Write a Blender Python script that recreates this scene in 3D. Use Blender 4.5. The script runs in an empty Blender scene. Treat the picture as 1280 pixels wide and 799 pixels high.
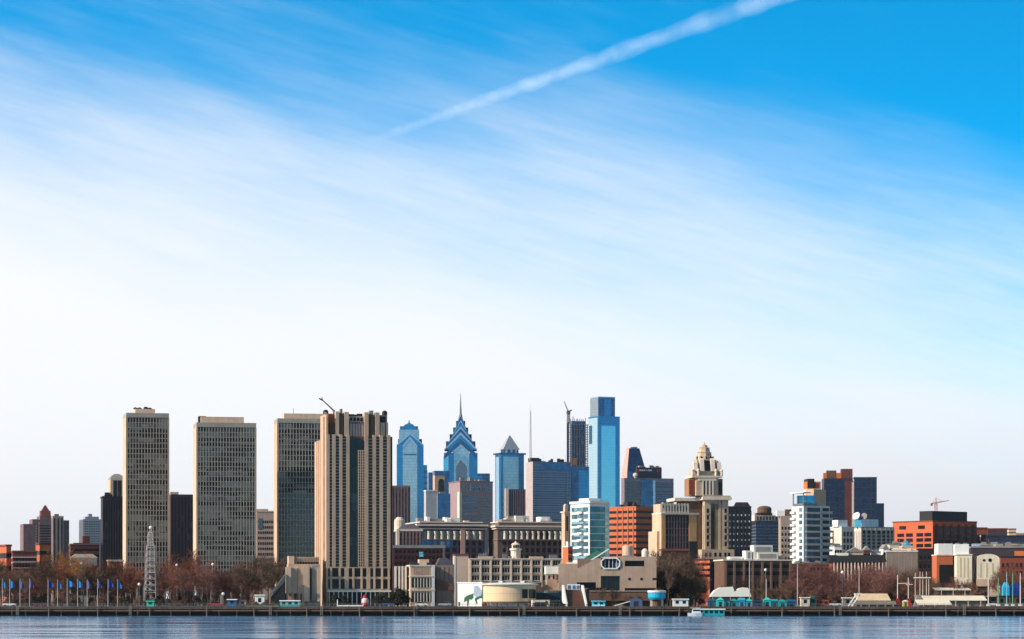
import bpy, math, random
from mathutils import Vector, Matrix

# ---------------------------------------------------------------- camera, sky, sun, exposure
SC = bpy.context.scene
COL = SC.collection
F, HZ, CH = 3425.0, 752.0, 5.0          # focal length in photo pixels, horizon row, camera height
R = math.radians

cam_d = bpy.data.cameras.new("camera"); cam = bpy.data.objects.new("camera", cam_d); COL.objects.link(cam)
cam.location = (0, 0, CH); cam.rotation_euler = (R(90), 0, 0)
cam_d.sensor_width = 36; cam_d.lens = 36 * F / 1280
cam_d.shift_y = (HZ - 399.5) / 1280
cam_d.clip_start = 1; cam_d.clip_end = 250000
SC.camera = cam

SUN_EL = R(30); SUN_DIR = Vector((-1.0, -0.37, 0)).normalized()   # towards the sun, on plan
SKY_STRENGTH = 0.1
SC.view_settings.view_transform = 'Standard'; SC.view_settings.look = 'None'
SC.view_settings.gamma = 1; SC.view_settings.exposure = 0.5
SC.render.engine = 'CYCLES'
SC.cycles.max_bounces = 6; SC.cycles.diffuse_bounces = 2; SC.cycles.glossy_bounces = 3
SC.cycles.transparent_max_bounces = 24

class NT:
    """tiny node-tree writer"""
    def __init__(s, tree): s.t = tree; s.n = tree.nodes; s.l = tree.links
    def node(s, kind, **kw):
        n = s.n.new(kind)
        for k, v in kw.items(): setattr(n, k, v)
        return n
    def put(s, sock, v):
        if isinstance(v, bpy.types.NodeSocket): s.l.new(v, sock)
        elif v is not None:
            if isinstance(v, (tuple, list)) and len(v) == 3 and sock.type == 'RGBA': v = (*v, 1)
            sock.default_value = v
    def m(s, op, a, b=None, c=None, clamp=False):
        n = s.node('ShaderNodeMath', operation=op, use_clamp=clamp)
        for i, v in enumerate((a, b, c)): s.put(n.inputs[i], v)
        return n.outputs[0]
    def smooth(s, x, lo, hi):
        n = s.node('ShaderNodeMapRange', interpolation_type='SMOOTHSTEP')
        s.put(n.inputs[0], x); s.put(n.inputs[1], lo); s.put(n.inputs[2], hi)
        n.inputs[3].default_value = 0; n.inputs[4].default_value = 1
        return n.outputs[0]
    def mix(s, f, a, b, mode='MIX'):
        n = s.node('ShaderNodeMix', data_type='RGBA', blend_type=mode)
        s.put(n.inputs[0], f); s.put(n.inputs[6], a); s.put(n.inputs[7], b)
        return n.outputs[2]
    def comb(s, x, y, z):
        n = s.node('ShaderNodeCombineXYZ')
        for i, v in enumerate((x, y, z)): s.put(n.inputs[i], v)
        return n.outputs[0]
    def sep(s, v):
        n = s.node('ShaderNodeSeparateXYZ'); s.l.new(v, n.inputs[0]); return n.outputs
    def noise(s, vec, scale, detail=3, rough=.5, lac=2.0):
        n = s.node('ShaderNodeTexNoise'); s.put(n.inputs['Vector'], vec)
        n.inputs['Scale'].default_value = scale; n.inputs['Detail'].default_value = detail
        n.inputs['Roughness'].default_value = rough
        return n.outputs[0]
    def white(s, vec):
        n = s.node('ShaderNodeTexWhiteNoise'); s.put(n.inputs['Vector'], vec); return n.outputs[0]

W = bpy.data.worlds.new("World"); SC.world = W; W.use_nodes = True
def make_world():
    k = NT(W.node_tree); k.n.clear()
    out = k.node('ShaderNodeOutputWorld'); bg = k.node('ShaderNodeBackground')
    k.l.new(bg.outputs[0], out.inputs[0]); bg.inputs[1].default_value = SKY_STRENGTH
    d = k.node('ShaderNodeTexCoord').outputs['Generated']
    x, y, z = k.sep(d)
    sky = k.node('ShaderNodeTexSky', sky_type='NISHITA', sun_disc=False)
    sky.sun_elevation = SUN_EL; sky.sun_rotation = math.atan2(SUN_DIR.x, SUN_DIR.y)
    sky.altitude = 0; sky.air_density = 1.0; sky.dust_density = 0.6; sky.ozone_density = 2.0
    # the long lens sees only the lowest 12 degrees: open the gradient up so it deepens within the frame
    zz = k.m('MULTIPLY', z, 3.2)
    k.l.new(k.comb(x, y, zz), sky.inputs[0])
    hs = k.node('ShaderNodeHueSaturation'); hs.inputs['Saturation'].default_value = 1.75
    k.l.new(k.m('ADD', .34, k.m('MULTIPLY', k.smooth(z, .36, .225), 2.15)), hs.inputs['Value'])
    k.l.new(k.m('ADD', 1.0, k.m('MULTIPLY', k.smooth(z, .36, .225), .68)), hs.inputs['Saturation'])
    hs.inputs['Hue'].default_value = 0.482
    k.l.new(sky.outputs[0], hs.inputs['Color'])
    # cirrus veil, laid out by azimuth and elevation of the sky direction
    U = k.m('MULTIPLY', k.m('ARCTAN2', x, y), F)
    V = k.m('MULTIPLY', k.m('ARCSINE', z), F)
    ang = 0.26
    ca, sa = math.cos(ang), math.sin(ang)
    a = k.m('ADD', k.m('MULTIPLY', U, ca), k.m('MULTIPLY', V, -sa))      # along the streaks
    b = k.m('ADD', k.m('MULTIPLY', U, sa), k.m('MULTIPLY', V, ca))       # across them
    big = k.noise(k.comb(k.m('MULTIPLY', a, .0016), k.m('MULTIPLY', b, .006), 1.3), 1, 3, .5)
    fib = k.noise(k.comb(k.m('MULTIPLY', a, .0032), k.m('MULTIPLY', b, .022), 4.7), 1, 6, .6)
    wob = k.m('ADD', k.m('MULTIPLY', k.m('SUBTRACT', big, .5), 260), k.m('MULTIPLY', k.m('SUBTRACT', fib, .5), 110))
    V1 = k.m('SUBTRACT', k.m('ADD', k.m('ADD', k.m('MULTIPLY', U, -.19), k.m('MULTIPLY', k.m('MULTIPLY', U, U), .00006)), 405), V)
    d1 = k.smooth(k.m('ADD', V1, wob), -190, 200)
    V2 = k.m('SUBTRACT', k.m('ADD', k.m('ADD', k.m('MULTIPLY', U, -.14), 590), k.m('MULTIPLY', k.m('MULTIPLY', U, U), -.00007)), V)
    d2 = k.m('MULTIPLY', k.smooth(k.m('ADD', V2, k.m('MULTIPLY', wob, .8)), -110, 120), .50)
    fine = k.noise(k.comb(k.m('MULTIPLY', a, .009), k.m('MULTIPLY', b, .075), 9.1), 1, 7, .68)
    thin = k.m('MULTIPLY', k.smooth(k.m('ADD', k.m('ADD', fib, k.m('MULTIPLY', big, .7)), k.m('MULTIPLY', U, -.0003)), .78, 1.5), .16)
    inv = lambda v: k.m('SUBTRACT', 1.0, v)
    d2 = k.m('MULTIPLY', d2, k.m('ADD', .62, k.m('MULTIPLY', fine, .76)))
    cov = inv(k.m('MULTIPLY', k.m('MULTIPLY', inv(d1), inv(d2)), inv(thin)))
    front = k.smooth(y, -.25, .6)
    up = k.smooth(z, .55, .15)
    cov = k.m('MULTIPLY', k.m('MULTIPLY', cov, front), up)
    cov = k.m('MAXIMUM', cov, k.m('MULTIPLY', inv(front), .08))
    # greyer towards the right part of the horizon
    low = k.m('MULTIPLY', k.smooth(V, 330, 60), k.smooth(U, -500, 700))
    low = k.m('MAXIMUM', low, k.m('MULTIPLY', k.smooth(V, 270, 30), .42))
    white = k.mix(low, (7.0, 7.15, 7.35), (5.8, 5.9, 6.3))
    c = k.mix(cov, hs.outputs[0], white)
    k.l.new(c, bg.inputs[0])
make_world()

sun_d = bpy.data.lights.new("sun", 'SUN'); sun = bpy.data.objects.new("sun", sun_d); COL.objects.link(sun)
sun_d.energy = 4.2; sun_d.angle = R(0.5); sun_d.color = (1.0, .91, .79)
sv = Vector((SUN_DIR.x * math.cos(SUN_EL), SUN_DIR.y * math.cos(SUN_EL), math.sin(SUN_EL)))
sun.rotation_euler = sv.to_track_quat('Z', 'Y').to_euler()
sun.location = sv * 3000

# ---------------------------------------------------------------- helpers
random.seed(11)
GZ = 3.3                                   # level of the river front and the city behind it
def PX(px, Y): return (px - 640) / F * Y
def PZ(py, Y): return CH + (HZ - py) / F * Y
def lin(c):
    c /= 255.0
    return c / 12.92 if c <= .04045 else ((c + .055) / 1.055) ** 2.4
def rgb(r, g, b): return (lin(r), lin(g), lin(b))

MATS = {}
def surf(name, col, rough=.8, var=.18, scale=.25, metal=0.0, streak=True, spec=.3):
    """weathered matt surface: soft mottling, rain streaks, fine grain"""
    if name in MATS: return MATS[name]
    m = bpy.data.materials.new(name); m.use_nodes = True; k = NT(m.node_tree)
    p = k.n['Principled BSDF']
    o = k.node('ShaderNodeTexCoord').outputs['Object']
    x, y, z = k.sep(o)
    n1 = k.noise(o, scale, 4, .6)
    st = k.noise(k.comb(k.m('MULTIPLY', x, 1.1), k.m('MULTIPLY', y, 1.1), k.m('MULTIPLY', z, .05)), 1, 3, .6)
    oi = k.node('ShaderNodeObjectInfo').outputs['Random']
    f = k.m('ADD', k.m('MULTIPLY', k.m('SUBTRACT', n1, .5), 3.0 * var), k.m('MULTIPLY', k.m('SUBTRACT', st, .5), (2.4 if streak else 0) * var))
    f = k.m('ADD', f, k.m('MULTIPLY', k.m('SUBTRACT', oi, .5), .5 * var))
    f = k.m('ADD', f, 1.0)
    c = k.mix(1.0, (*col, 1), k.comb(f, f, f), 'MULTIPLY')
    k.l.new(c, p.inputs['Base Color'])
    p.inputs['Roughness'].default_value = rough; p.inputs['Metallic'].default_value = metal
    p.inputs['Specular IOR Level'].default_value = spec
    MATS[name] = m; return m

def pane(name, dark, pale, cx=3.0, cz=3.2, share=.3, rough=.12, row=.5, metal=0.0, spec=.6):
    """window glass: every pane dark or with pale blinds behind it, rows partly alike"""
    if name in MATS: return MATS[name]
    m = bpy.data.materials.new(name); m.use_nodes = True; k = NT(m.node_tree)
    p = k.n['Principled BSDF']
    o = k.node('ShaderNodeTexCoord').outputs['Object']
    x, y, z = k.sep(o)
    oi = k.node('ShaderNodeObjectInfo').outputs['Random']
    ix = k.m('FLOOR', k.m('DIVIDE', k.m('ADD', x, y), cx)); iz = k.m('FLOOR', k.m('DIVIDE', z, cz))
    w = k.white(k.comb(ix, iz, oi)); wr = k.noise(k.comb(k.m('MULTIPLY', ix, .085), k.m('MULTIPLY', iz, .9), oi), 1, 3, .7)
    v = k.m('ADD', k.m('MULTIPLY', w, 1 - row), k.m('MULTIPLY', k.m('ADD', k.m('MULTIPLY', k.m('SUBTRACT', wr, .5), 3.4), .5), row))
    f = k.smooth(v, 1 - share - .22, 1 - share + .22)
    k.l.new(k.mix(f, dark, pale), p.inputs['Base Color'])
    p.inputs['Roughness'].default_value = rough; p.inputs['Specular IOR Level'].default_value = spec
    p.inputs['Metallic'].default_value = metal
    MATS[name] = m; return m

def curtain(name, tint, line, cx=1.6, cz=3.9, rough=.16, metal=.85, jitter=.12, lw=.14):
    """mirror curtain wall: tinted panes with slightly different tone, thin floor lines and mullions"""
    if name in MATS: return MATS[name]
    m = bpy.data.materials.new(name); m.use_nodes = True; k = NT(m.node_tree)
    p = k.n['Principled BSDF']
    o = k.node('ShaderNodeTexCoord').outputs['Object']
    x, y, z = k.sep(o)
    h = k.m('ADD', x, y)
    ix = k.m('FLOOR', k.m('DIVIDE', h, cx)); iz = k.m('FLOOR', k.m('DIVIDE', z, cz))
    w = k.white(k.comb(ix, iz, 1)); w2 = k.noise(k.comb(k.m('MULTIPLY', ix, .11), k.m('MULTIPLY', iz, .21), 2), 1, 3, .6)
    f = k.m('ADD', 1, k.m('MULTIPLY', k.m('SUBTRACT', k.m('ADD', w, w2), 1.0), jitter * 2))
    c = k.mix(1.0, tint, k.comb(f, f, f), 'MULTIPLY')
    lz = k.m('LESS_THAN', k.m('FRACT', k.m('DIVIDE', z, cz)), lw)
    lx = k.m('LESS_THAN', k.m('FRACT', k.m('DIVIDE', h, cx)), lw * .7)
    c = k.mix(k.m('MULTIPLY', k.m('MAXIMUM', lz, lx), .6), c, line)
    k.l.new(c, p.inputs['Base Color'])
    p.inputs['Roughness'].default_value = rough; p.inputs['Metallic'].default_value = metal
    MATS[name] = m; return m

class MB:
    """collects solids into one mesh"""
    def __init__(s): s.v = []; s.f = []
    def add(s, vs, fs):
        b = len(s.v); s.v += vs; s.f += [tuple(b + i for i in f) for f in fs]; return s
    def box(s, x0, x1, y0, y1, z0, z1):
        return s.add([(x0,y0,z0),(x1,y0,z0),(x1,y1,z0),(x0,y1,z0),(x0,y0,z1),(x1,y0,z1),(x1,y1,z1),(x0,y1,z1)],
                     [(0,3,2,1),(4,5,6,7),(0,1,5,4),(1,2,6,5),(2,3,7,6),(3,0,4,7)])
    def frus(s, cx, cy, z0, z1, ax, ay, bx, by):
        """box that narrows: half sizes a at the bottom, b at the top"""
        q = lambda hx, hy, z: [(cx-hx,cy-hy,z),(cx+hx,cy-hy,z),(cx+hx,cy+hy,z),(cx-hx,cy+hy,z)]
        return s.add(q(ax, ay, z0) + q(bx, by, z1), [(0,3,2,1),(4,5,6,7),(0,1,5,4),(1,2,6,5),(2,3,7,6),(3,0,4,7)])
    def prism(s, poly, z0, z1):
        n = len(poly)
        return s.add([(x,y,z0) for x,y in poly] + [(x,y,z1) for x,y in poly],
                     [tuple(range(n-1,-1,-1)), tuple(range(n,2*n))] + [(i,(i+1)%n,n+(i+1)%n,n+i) for i in range(n)])
    def slab(s, poly, y0, y1):
        """outline in x,z (counter-clockwise seen from -y) with a thickness in y"""
        n = len(poly)
        return s.add([(x,y0,z) for x,z in poly] + [(x,y1,z) for x,z in poly],
                     [tuple(range(n)), tuple(range(2*n-1,n-1,-1))] + [(i,n+i,n+(i+1)%n,(i+1)%n) for i in range(n)])
    def sideslab(s, poly, x0, x1):
        n = len(poly)
        return s.add([(x0,y,z) for y,z in poly] + [(x1,y,z) for y,z in poly],
                     [tuple(range(n-1,-1,-1)), tuple(range(n,2*n))] + [(i,(i+1)%n,n+(i+1)%n,n+i) for i in range(n)])
    def tube(s, p, q, r0, r1=None, n=6, cap=True):
        r1 = r0 if r1 is None else r1
        p = Vector(p); q = Vector(q); d = (q - p)
        if d.length < 1e-6: return s
        d.normalize(); a = d.orthogonal().normalized(); b = d.cross(a)
        vs = []
        for c, r in ((p, r0), (q, r1)):
            for i in range(n):
                t = 2*math.pi*i/n; vs.append(tuple(c + a*(r*math.cos(t)) + b*(r*math.sin(t))))
        fs = [(i,(i+1)%n,n+(i+1)%n,n+i) for i in range(n)]
        if cap: fs += [tuple(range(n-1,-1,-1)), tuple(range(n,2*n))]
        return s.add(vs, fs)
    def lathe(s, cx, cy, prof, n=16, ex=1.0, ey=1.0):
        vs = []; fs = []
        for r, z in prof:
            for i in range(n):
                t = 2*math.pi*i/n; vs.append((cx + r*ex*math.cos(t), cy + r*ey*math.sin(t), z))
        for j in range(len(prof)-1):
            for i in range(n):
                fs.append((j*n+i, j*n+(i+1)%n, (j+1)*n+(i+1)%n, (j+1)*n+i))
        fs += [tuple(range(n-1,-1,-1)), tuple(range((len(prof)-1)*n, len(prof)*n))]
        return s.add(vs, fs)
    def mesh(s, name, mat):
        me = bpy.data.meshes.new(name); me.from_pydata(s.v, [], s.f); me.update()
        if mat: me.materials.append(mat)
        return me
def link(name, me, parent=None, loc=None, rot=None):
    o = bpy.data.objects.new(name, me); COL.objects.link(o)
    if parent: o.parent = parent
    if loc: o.location = loc
    if rot: o.rotation_euler = rot
    return o
def part(name, mb, mat, parent, loc=None, rot=None): return link(name, mb.mesh(name, mat), parent, loc, rot)
def tag(o, label=None, cat=None, group=None, kind=None):
    for k_, v_ in (('label', label), ('category', cat), ('group', group), ('kind', kind)):
        if v_: o[k_] = v_
    return o
def thing(name, label, cat, loc=(0,0,0), rz=0, group=None):
    o = link(name, None, None, loc, (0, 0, rz)); o.empty_display_size = 1
    return tag(o, label, cat, group)
def kids(o): return [c for c in bpy.data.objects if c.parent == o]
CHILD = {}
def copy_thing(o, loc, rz=0, label=None, group=None, scale=None):
    c = o.copy(); COL.objects.link(c); c.location = loc; c.rotation_euler = (0, 0, rz)
    if label: c['label'] = label
    if group: c['group'] = group
    if scale: c.scale = scale
    if o.name not in CHILD: CHILD[o.name] = [(p_, kids(p_)) for p_ in kids(o)]
    for p_, subs in CHILD[o.name]:
        q = p_.copy(); COL.objects.link(q); q.parent = c
        for g_ in subs:
            h = g_.copy(); COL.objects.link(h); h.parent = q
    return c

class Bld:
    """a building on a turned rectangular plan, measured from the left, corner and right edge it shows"""
    def __init__(s, name, label, pl, pc, pr, pt, Y, th, mat, depth=None, cat='building', wall=True, group=None):
        th = R(th); s.th = th; s.Y = Y
        tl, tc, tr = [(p - 640) / F for p in (pl, pc, pr)]
        xc = tc * Y; s.pc = pc; s.tc = tc
        if depth and pl < pc and th > 0:          # keep the left flank as narrow as it shows
            calc = (xc - tl * Y) / (math.sin(th) + tl * math.cos(th))
            if calc >= 7: depth = min(depth, calc)
            elif calc > 0:
                depth = min(depth, 13)
                th = math.asin((xc - tl * Y) / depth / math.sqrt(1 + tl * tl)) - math.atan(tl)
            s.th = th
        s.xc = xc
        ct, st = math.cos(th), math.sin(th)
        s.w = (tr * Y - xc) / (ct - tr * st)
        s.d = (xc - tl * Y) / (st + tl * ct) if pl < pc else depth
        if depth: s.d = depth
        s.h = PZ(pt, Y) - GZ
        cx = xc + s.w/2*ct - s.d/2*st; cy = Y + s.w/2*st + s.d/2*ct
        s.root = thing(name, label, cat, (cx, cy, GZ), th, group)
        s.W = s.w/2; s.D = s.d/2
        s.mat = mat
        s.wall = part('wall', MB().box(-s.W, s.W, -s.D, s.D, 0, s.h), mat, s.root) if wall else None
    def x(s, px):
        t = (px - 640) / F
        return (t * s.Y - s.xc) / (math.cos(s.th) - t * math.sin(s.th)) - s.W
    def y(s, px):                      # along the left face
        t = (px - 640) / F
        return (s.xc - t * s.Y) / (math.sin(s.th) + t * math.cos(s.th)) - s.D
    def z(s, py): return PZ(py, s.Y) - GZ
    def add(s, name, mb, mat=None, parent=None): return part(name, mb, mat or s.mat, parent or s.root)
    def box(s, name, x0, x1, y0, y1, z0, z1, mat=None, parent=None):
        return s.add(name, MB().box(x0, x1, y0, y1, z0, z1), mat, parent)
    def rim(s, mat=None, hgt=1.0, out=.35, name='parapet', z=None):
        z = s.h if z is None else z
        return s.box(name, -s.W-out, s.W+out, -s.D-out, s.D+out, z, z+hgt, mat)
    def bands(s, n, z0, z1, mat, frac=.5, out=.06, x0=None, x1=None, name='window_band'):
        st = (z1 - z0) / n
        for i in range(n):
            a = z0 + st*(i + (1-frac)/2)
            s.box(name, (-s.W if x0 is None else x0)-out, (s.W if x1 is None else x1)+out, -s.D-out, s.D+out, a, a + st*frac, mat)
    def fins(s, xs, z0, z1, wid, mat=None, out=.6, name='pier'):
        me = MB().box(-wid/2, wid/2, -out, 0.0, z0, z1).mesh(name, mat or s.mat)
        for x_ in xs: link(name, me, s.root, (x_, -s.D, 0))
    def side_fins(s, ys, z0, z1, wid, mat=None, out=.6, name='pier'):
        me = MB().box(-out, 0.0, -wid/2, wid/2, z0, z1).mesh(name, mat or s.mat)
        for y_ in ys: link(name, me, s.root, (-s.W, y_, 0))
    def strips(s, xs, z0, z1, wid, mat, out=.05, name='window_strip'): s.fins(xs, z0, z1, wid, mat, out, name)
    def side_strips(s, ys, z0, z1, wid, mat, out=.05, name='window_strip'): s.side_fins(ys, z0, z1, wid, mat, out, name)
    def wins(s, face, xs, zs, ww, wh, mat, frame=None, out=.06):
        """each window a part of its own with a surround and sill standing proud of it"""
        t = .05 * ww + .12
        if face == 'front':
            me = MB().box(-ww/2, ww/2, -out, .0, 0, wh).mesh('window', mat)
            fr = MB().box(-ww/2-t, ww/2+t, -out-.22, .0, -t-.12, 0.0).mesh('sill', frame) if frame else None
        else:
            me = MB().box(-out, .0, -ww/2, ww/2, 0, wh).mesh('window', mat)
            fr = MB().box(-out-.22, .0, -ww/2-t, ww/2+t, -t-.12, 0.0).mesh('sill', frame) if frame else None
        for z_ in zs:
            for x_ in xs:
                w_ = link('window', me, s.root, (x_, -s.D, z_) if face == 'front' else (-s.W, x_, z_))
                if fr: link('sill', fr, w_)
    def units(s, n, mat, z=None, seed=1, big=1.0, name='roof_unit', xr=None):
        """air handling boxes and stair heads on the roof"""
        r = random.Random(seed); z = s.h if z is None else z
        for i in range(n):
            a = r.uniform(1.2, 3.5)*big; b = r.uniform(1.2, 3)*big; c = r.uniform(.9, 2.6)*big
            lo, hi = xr or (-s.W*.85, s.W*.85)
            x_ = r.uniform(lo, hi); y_ = r.uniform(-s.D*.7, s.D*.5)
            s.box(name, x_-a/2, x_+a/2, y_-b/2, y_+b/2, z, z+c, mat)
            if i % 2 == 0:
                s.add('roof_mast', MB().tube((x_+a, y_, z), (x_+a, y_, z+c*r.uniform(1.2, 2.6)), .12, .06, 5), STEEL)
                s.add('roof_duct', MB().tube((x_-a*.9, y_-b*.6, z+.5), (x_+a*1.4, y_-b*.6, z+.5), .35, .35, 8), mat)
def lsp(a, b, n):
    """centres of n equal cells between a and b"""
    return [a + (b-a)*(i+.5)/n for i in range(n)]
# ---------------------------------------------------------------- colours of the place
CREAM = surf('cream_stone', rgb(208,178,152)); TAN = surf('tan_concrete', rgb(196,164,138)); PALE = surf('pale_stone', rgb(220,203,186))
WHITE = surf('white_paint', rgb(228,226,220), .6, .08); GREY = surf('grey_concrete', rgb(140,135,130)); DARK = surf('dark_cladding', rgb(38,36,40), .6)
BRICK = surf('red_brick', rgb(128,66,52), .9, .22, .5); BROWN = surf('brown_stone', rgb(104,78,64), .9, .22, .4); ORANGE = surf('orange_brick', rgb(186,102,68), .85, .14)
MAROON = surf('maroon_brick', rgb(104,58,56), .85, .2); PINK = surf('pink_granite', rgb(196,158,148), .7, .14); MAUVE = surf('mauve_brick', rgb(126,102,104), .85, .18)
STEEL = surf('grey_steel', rgb(120,122,126), .5, .12, metal=.3); BLACK = surf('black_paint', rgb(22,22,25), .6, .2); ROOFW = surf('white_roofing', rgb(222,219,210), .7, .12)
NAVY = surf('navy_panel', rgb(38,44,66), .5, .18); COPPER = surf('green_copper', rgb(62,118,92), .7, .2); TIMBER = surf('weathered_timber', rgb(120,92,70), .9, .3)
GRAVEL = surf('roof_gravel', rgb(112,106,100), .95, .2, .6)
TEALP = surf('turquoise_paint', rgb(30,160,160), .5, .12); CYAN = surf('cyan_canvas', rgb(40,170,205), .6, .12); REDP = surf('red_paint', rgb(170,30,34), .4, .1)
G_DK = pane('dark_glass', rgb(16,17,21), rgb(70,68,70), 2.2, 3.2, .16, .3, spec=.2)
G_BLND = pane('blind_glass', rgb(30,29,30), rgb(150,143,132), 1.6, 2.8, .45, row=.6, rough=.2)
G_BLUE = pane('blue_glass', rgb(18,34,60), rgb(60,90,126), 2.2, 3.4, .3, .08)
G_GRN = pane('green_glass', rgb(10,30,33), rgb(50,72,70), 2.0, 3.2, .25, .2, spec=.25)
G_BRN = pane('bronze_glass', rgb(34,24,20), rgb(96,76,60), 2.0, 3.2, .25, .3, spec=.25)
G_NAVY = pane('navy_glass', rgb(14,18,34), rgb(34,42,66), 2.4, 3.6, .3, .1)

# ---------------------------------------------------------------- ground and river
def make_ground():
    k = None
    m = bpy.data.materials.new('city_ground'); m.use_nodes = True; k = NT(m.node_tree); p = k.n['Principled BSDF']
    o = k.node('ShaderNodeTexCoord').outputs['Object']
    f = k.smooth(k.noise(o, .03, 5, .6), .4, .62)
    c = k.mix(f, rgb(92,88,84), rgb(104,92,70))
    c = k.mix(k.m('MULTIPLY', k.noise(o, .8, 3, .6), .5), c, rgb(58,54,50))
    k.l.new(c, p.inputs['Base Color']); p.inputs['Roughness'].default_value = .9
    mb = MB()
    ys = [956.0, 990, 1100, 1400, 2200, 4000, 9000, 15000]
    for a, b in zip(ys, ys[1:]): 
        n = len(mb.v); q = 900 + a * .6; q2 = 900 + b * .6
        mb.add([(-q, a, GZ), (q, a, GZ), (q2, b, GZ), (-q2, b, GZ)], [(0,1,2,3)])
    tag(part('ground', mb, m, None), kind='structure')
make_ground()

def make_water():
    m = bpy.data.materials.new('river_water'); m.use_nodes = True; k = NT(m.node_tree); p = k.n['Principled BSDF']
    o = k.node('ShaderNodeTexCoord').outputs['Object']
    x, y, z = k.sep(o)
    v1 = k.comb(k.m('MULTIPLY', x, .10), k.m('MULTIPLY', y, .06), 0)
    v2 = k.comb(k.m('MULTIPLY', x, .012), k.m('MULTIPLY', y, .034), 0)
    big = k.noise(v2, 1.6, 5, .65)
    h = k.m('ADD', k.m('MULTIPLY', k.noise(v1, 4, 4, .65), .55), k.m('MULTIPLY', k.noise(v1, 1.1, 3, .6), 1.2))
    b = k.node('ShaderNodeBump'); b.inputs['Strength'].default_value = .14; b.inputs['Distance'].default_value = .6
    k.l.new(h, b.inputs['Height']); k.l.new(b.outputs[0], p.inputs['Normal'])
    k.l.new(k.mix(k.smooth(big, .35, .65), rgb(34,106,168), rgb(92,152,196)), p.inputs['Base Color'])
    k.put(p.inputs['Roughness'], k.m('ADD', .05, k.m('MULTIPLY', k.smooth(big, .3, .7), .16)))
    p.inputs['IOR'].default_value = 1.33; p.inputs['Specular IOR Level'].default_value = .42
    q = 1500
    mb = MB().add([(-q, -600, 0), (q, -600, 0), (q, 955.5, 0), (-q, 955.5, 0)], [(0,1,2,3)])
    tag(part('water', mb, m, None), kind='structure')
make_water()

QY = 950.0
WALL = surf('quay_wall_concrete', rgb(52,44,40), .95, .3, .4); DECK = surf('quay_deck_concrete', rgb(78,66,60), .95, .75, .12)
def make_quay():
    q = 400
    tag(part('quay_wall', MB().box(-q, q, QY+6, QY+8, -3, GZ-.02), WALL, None), kind='structure')
    tag(part('quay_deck', MB().box(-q, q, QY, QY+5.98, 2.35, GZ), DECK, None), kind='structure')
    ledge = tag(part('fender_beam', MB().box(-q, q, QY-.45, QY-.02, 1.62, 2.0), TIMBER, None),
                'long weathered timber beam running along the quay face above the water', 'fender')
    me = MB().lathe(0, 0, [(.26, -3), (.24, -.2), (.22, 2.34)], 8).mesh('quay_pile', surf('pile_timber', rgb(104,88,74), .9, .5))
    xs = [-186 + 6.1*i for i in range(62)]
    first = None
    for i, x_ in enumerate(xs):
        if first is None: o = first = link('quay_pile', me)
        else: o = first.copy(); COL.objects.link(o)
        out = i % 3 == 1
        o.location = (x_ + random.uniform(-1.2, 1.2), QY - .85 if out else QY + .5 + random.uniform(0, .25), random.uniform(.3, .75) if out else 0)
        o.rotation_euler = (random.uniform(-.03, .03), random.uniform(-.04, .04), 0)
        tag(o, 'dark round timber pile standing in the river under the quay edge', 'pile', 'piles under the quay edge')
    lm = surf('ladder_steel', rgb(150,140,120), .6, .3)
    for px, lab in ((22, 'below the second and third flags'), (163, 'below the slimmest gridded tower'), (338, 'left of the long turquoise booth'), (402, 'below the left corner of the tan ribbed tower'), (520, 'below the low cream stone hall'), (655, 'below the right end of the round cream pavilion'), (775, 'between the cyan kiosk and the grey shelter'), (1050, 'left of the long cream pier shed'), (1205, 'below the long white shed roof')):
        t = thing('quay_ladder', 'steel ladder down the quay face ' + lab, 'ladder', (PX(px, QY), QY-.6, .2), 0, 'ladders on the quay face')
        for s_ in (-.35, .35): part('rail', MB().box(s_-.06, s_+.06, -.08, .05, 0, 3.5), lm, t)
        rm = MB().box(-.29, .29, -.05, .02, 0, .08).mesh('rung', lm)
        for j in range(9): link('rung', rm, t, (0, 0, .2+.36*j))
    # steel railing along the quay, in runs between gaps
    for n_, (a, b) in enumerate(((2, 355), (356, 492), (505, 700), (890, 1285))):
        r = thing('quay_railing', ['railing along the quay before the flags and the left towers', 'railing along the quay before the tan ribbed tower',
             'railing along the quay before the round cream pavilion', 'railing along the quay before the turquoise fence and right shore'][n_], 'railing', (PX((a+b)/2, QY), QY+.4, GZ), 0, 'railings along the quay')
        L = PX(b, QY) - PX(a, QY)
        for zz in (.55, 1.05): part('rail', MB().tube((-L/2, 0, zz), (L/2, 0, zz), .05, n=4), STEEL, r)
        pm = MB().box(-.05, .05, -.05, .05, 0, 1.08).mesh('post', STEEL); cnt = min(60, int(L/2.2))
        for i in range(cnt + 1): link('post', pm, r, (-L/2 + L*i/cnt, 0, 0))
make_quay()
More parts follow.
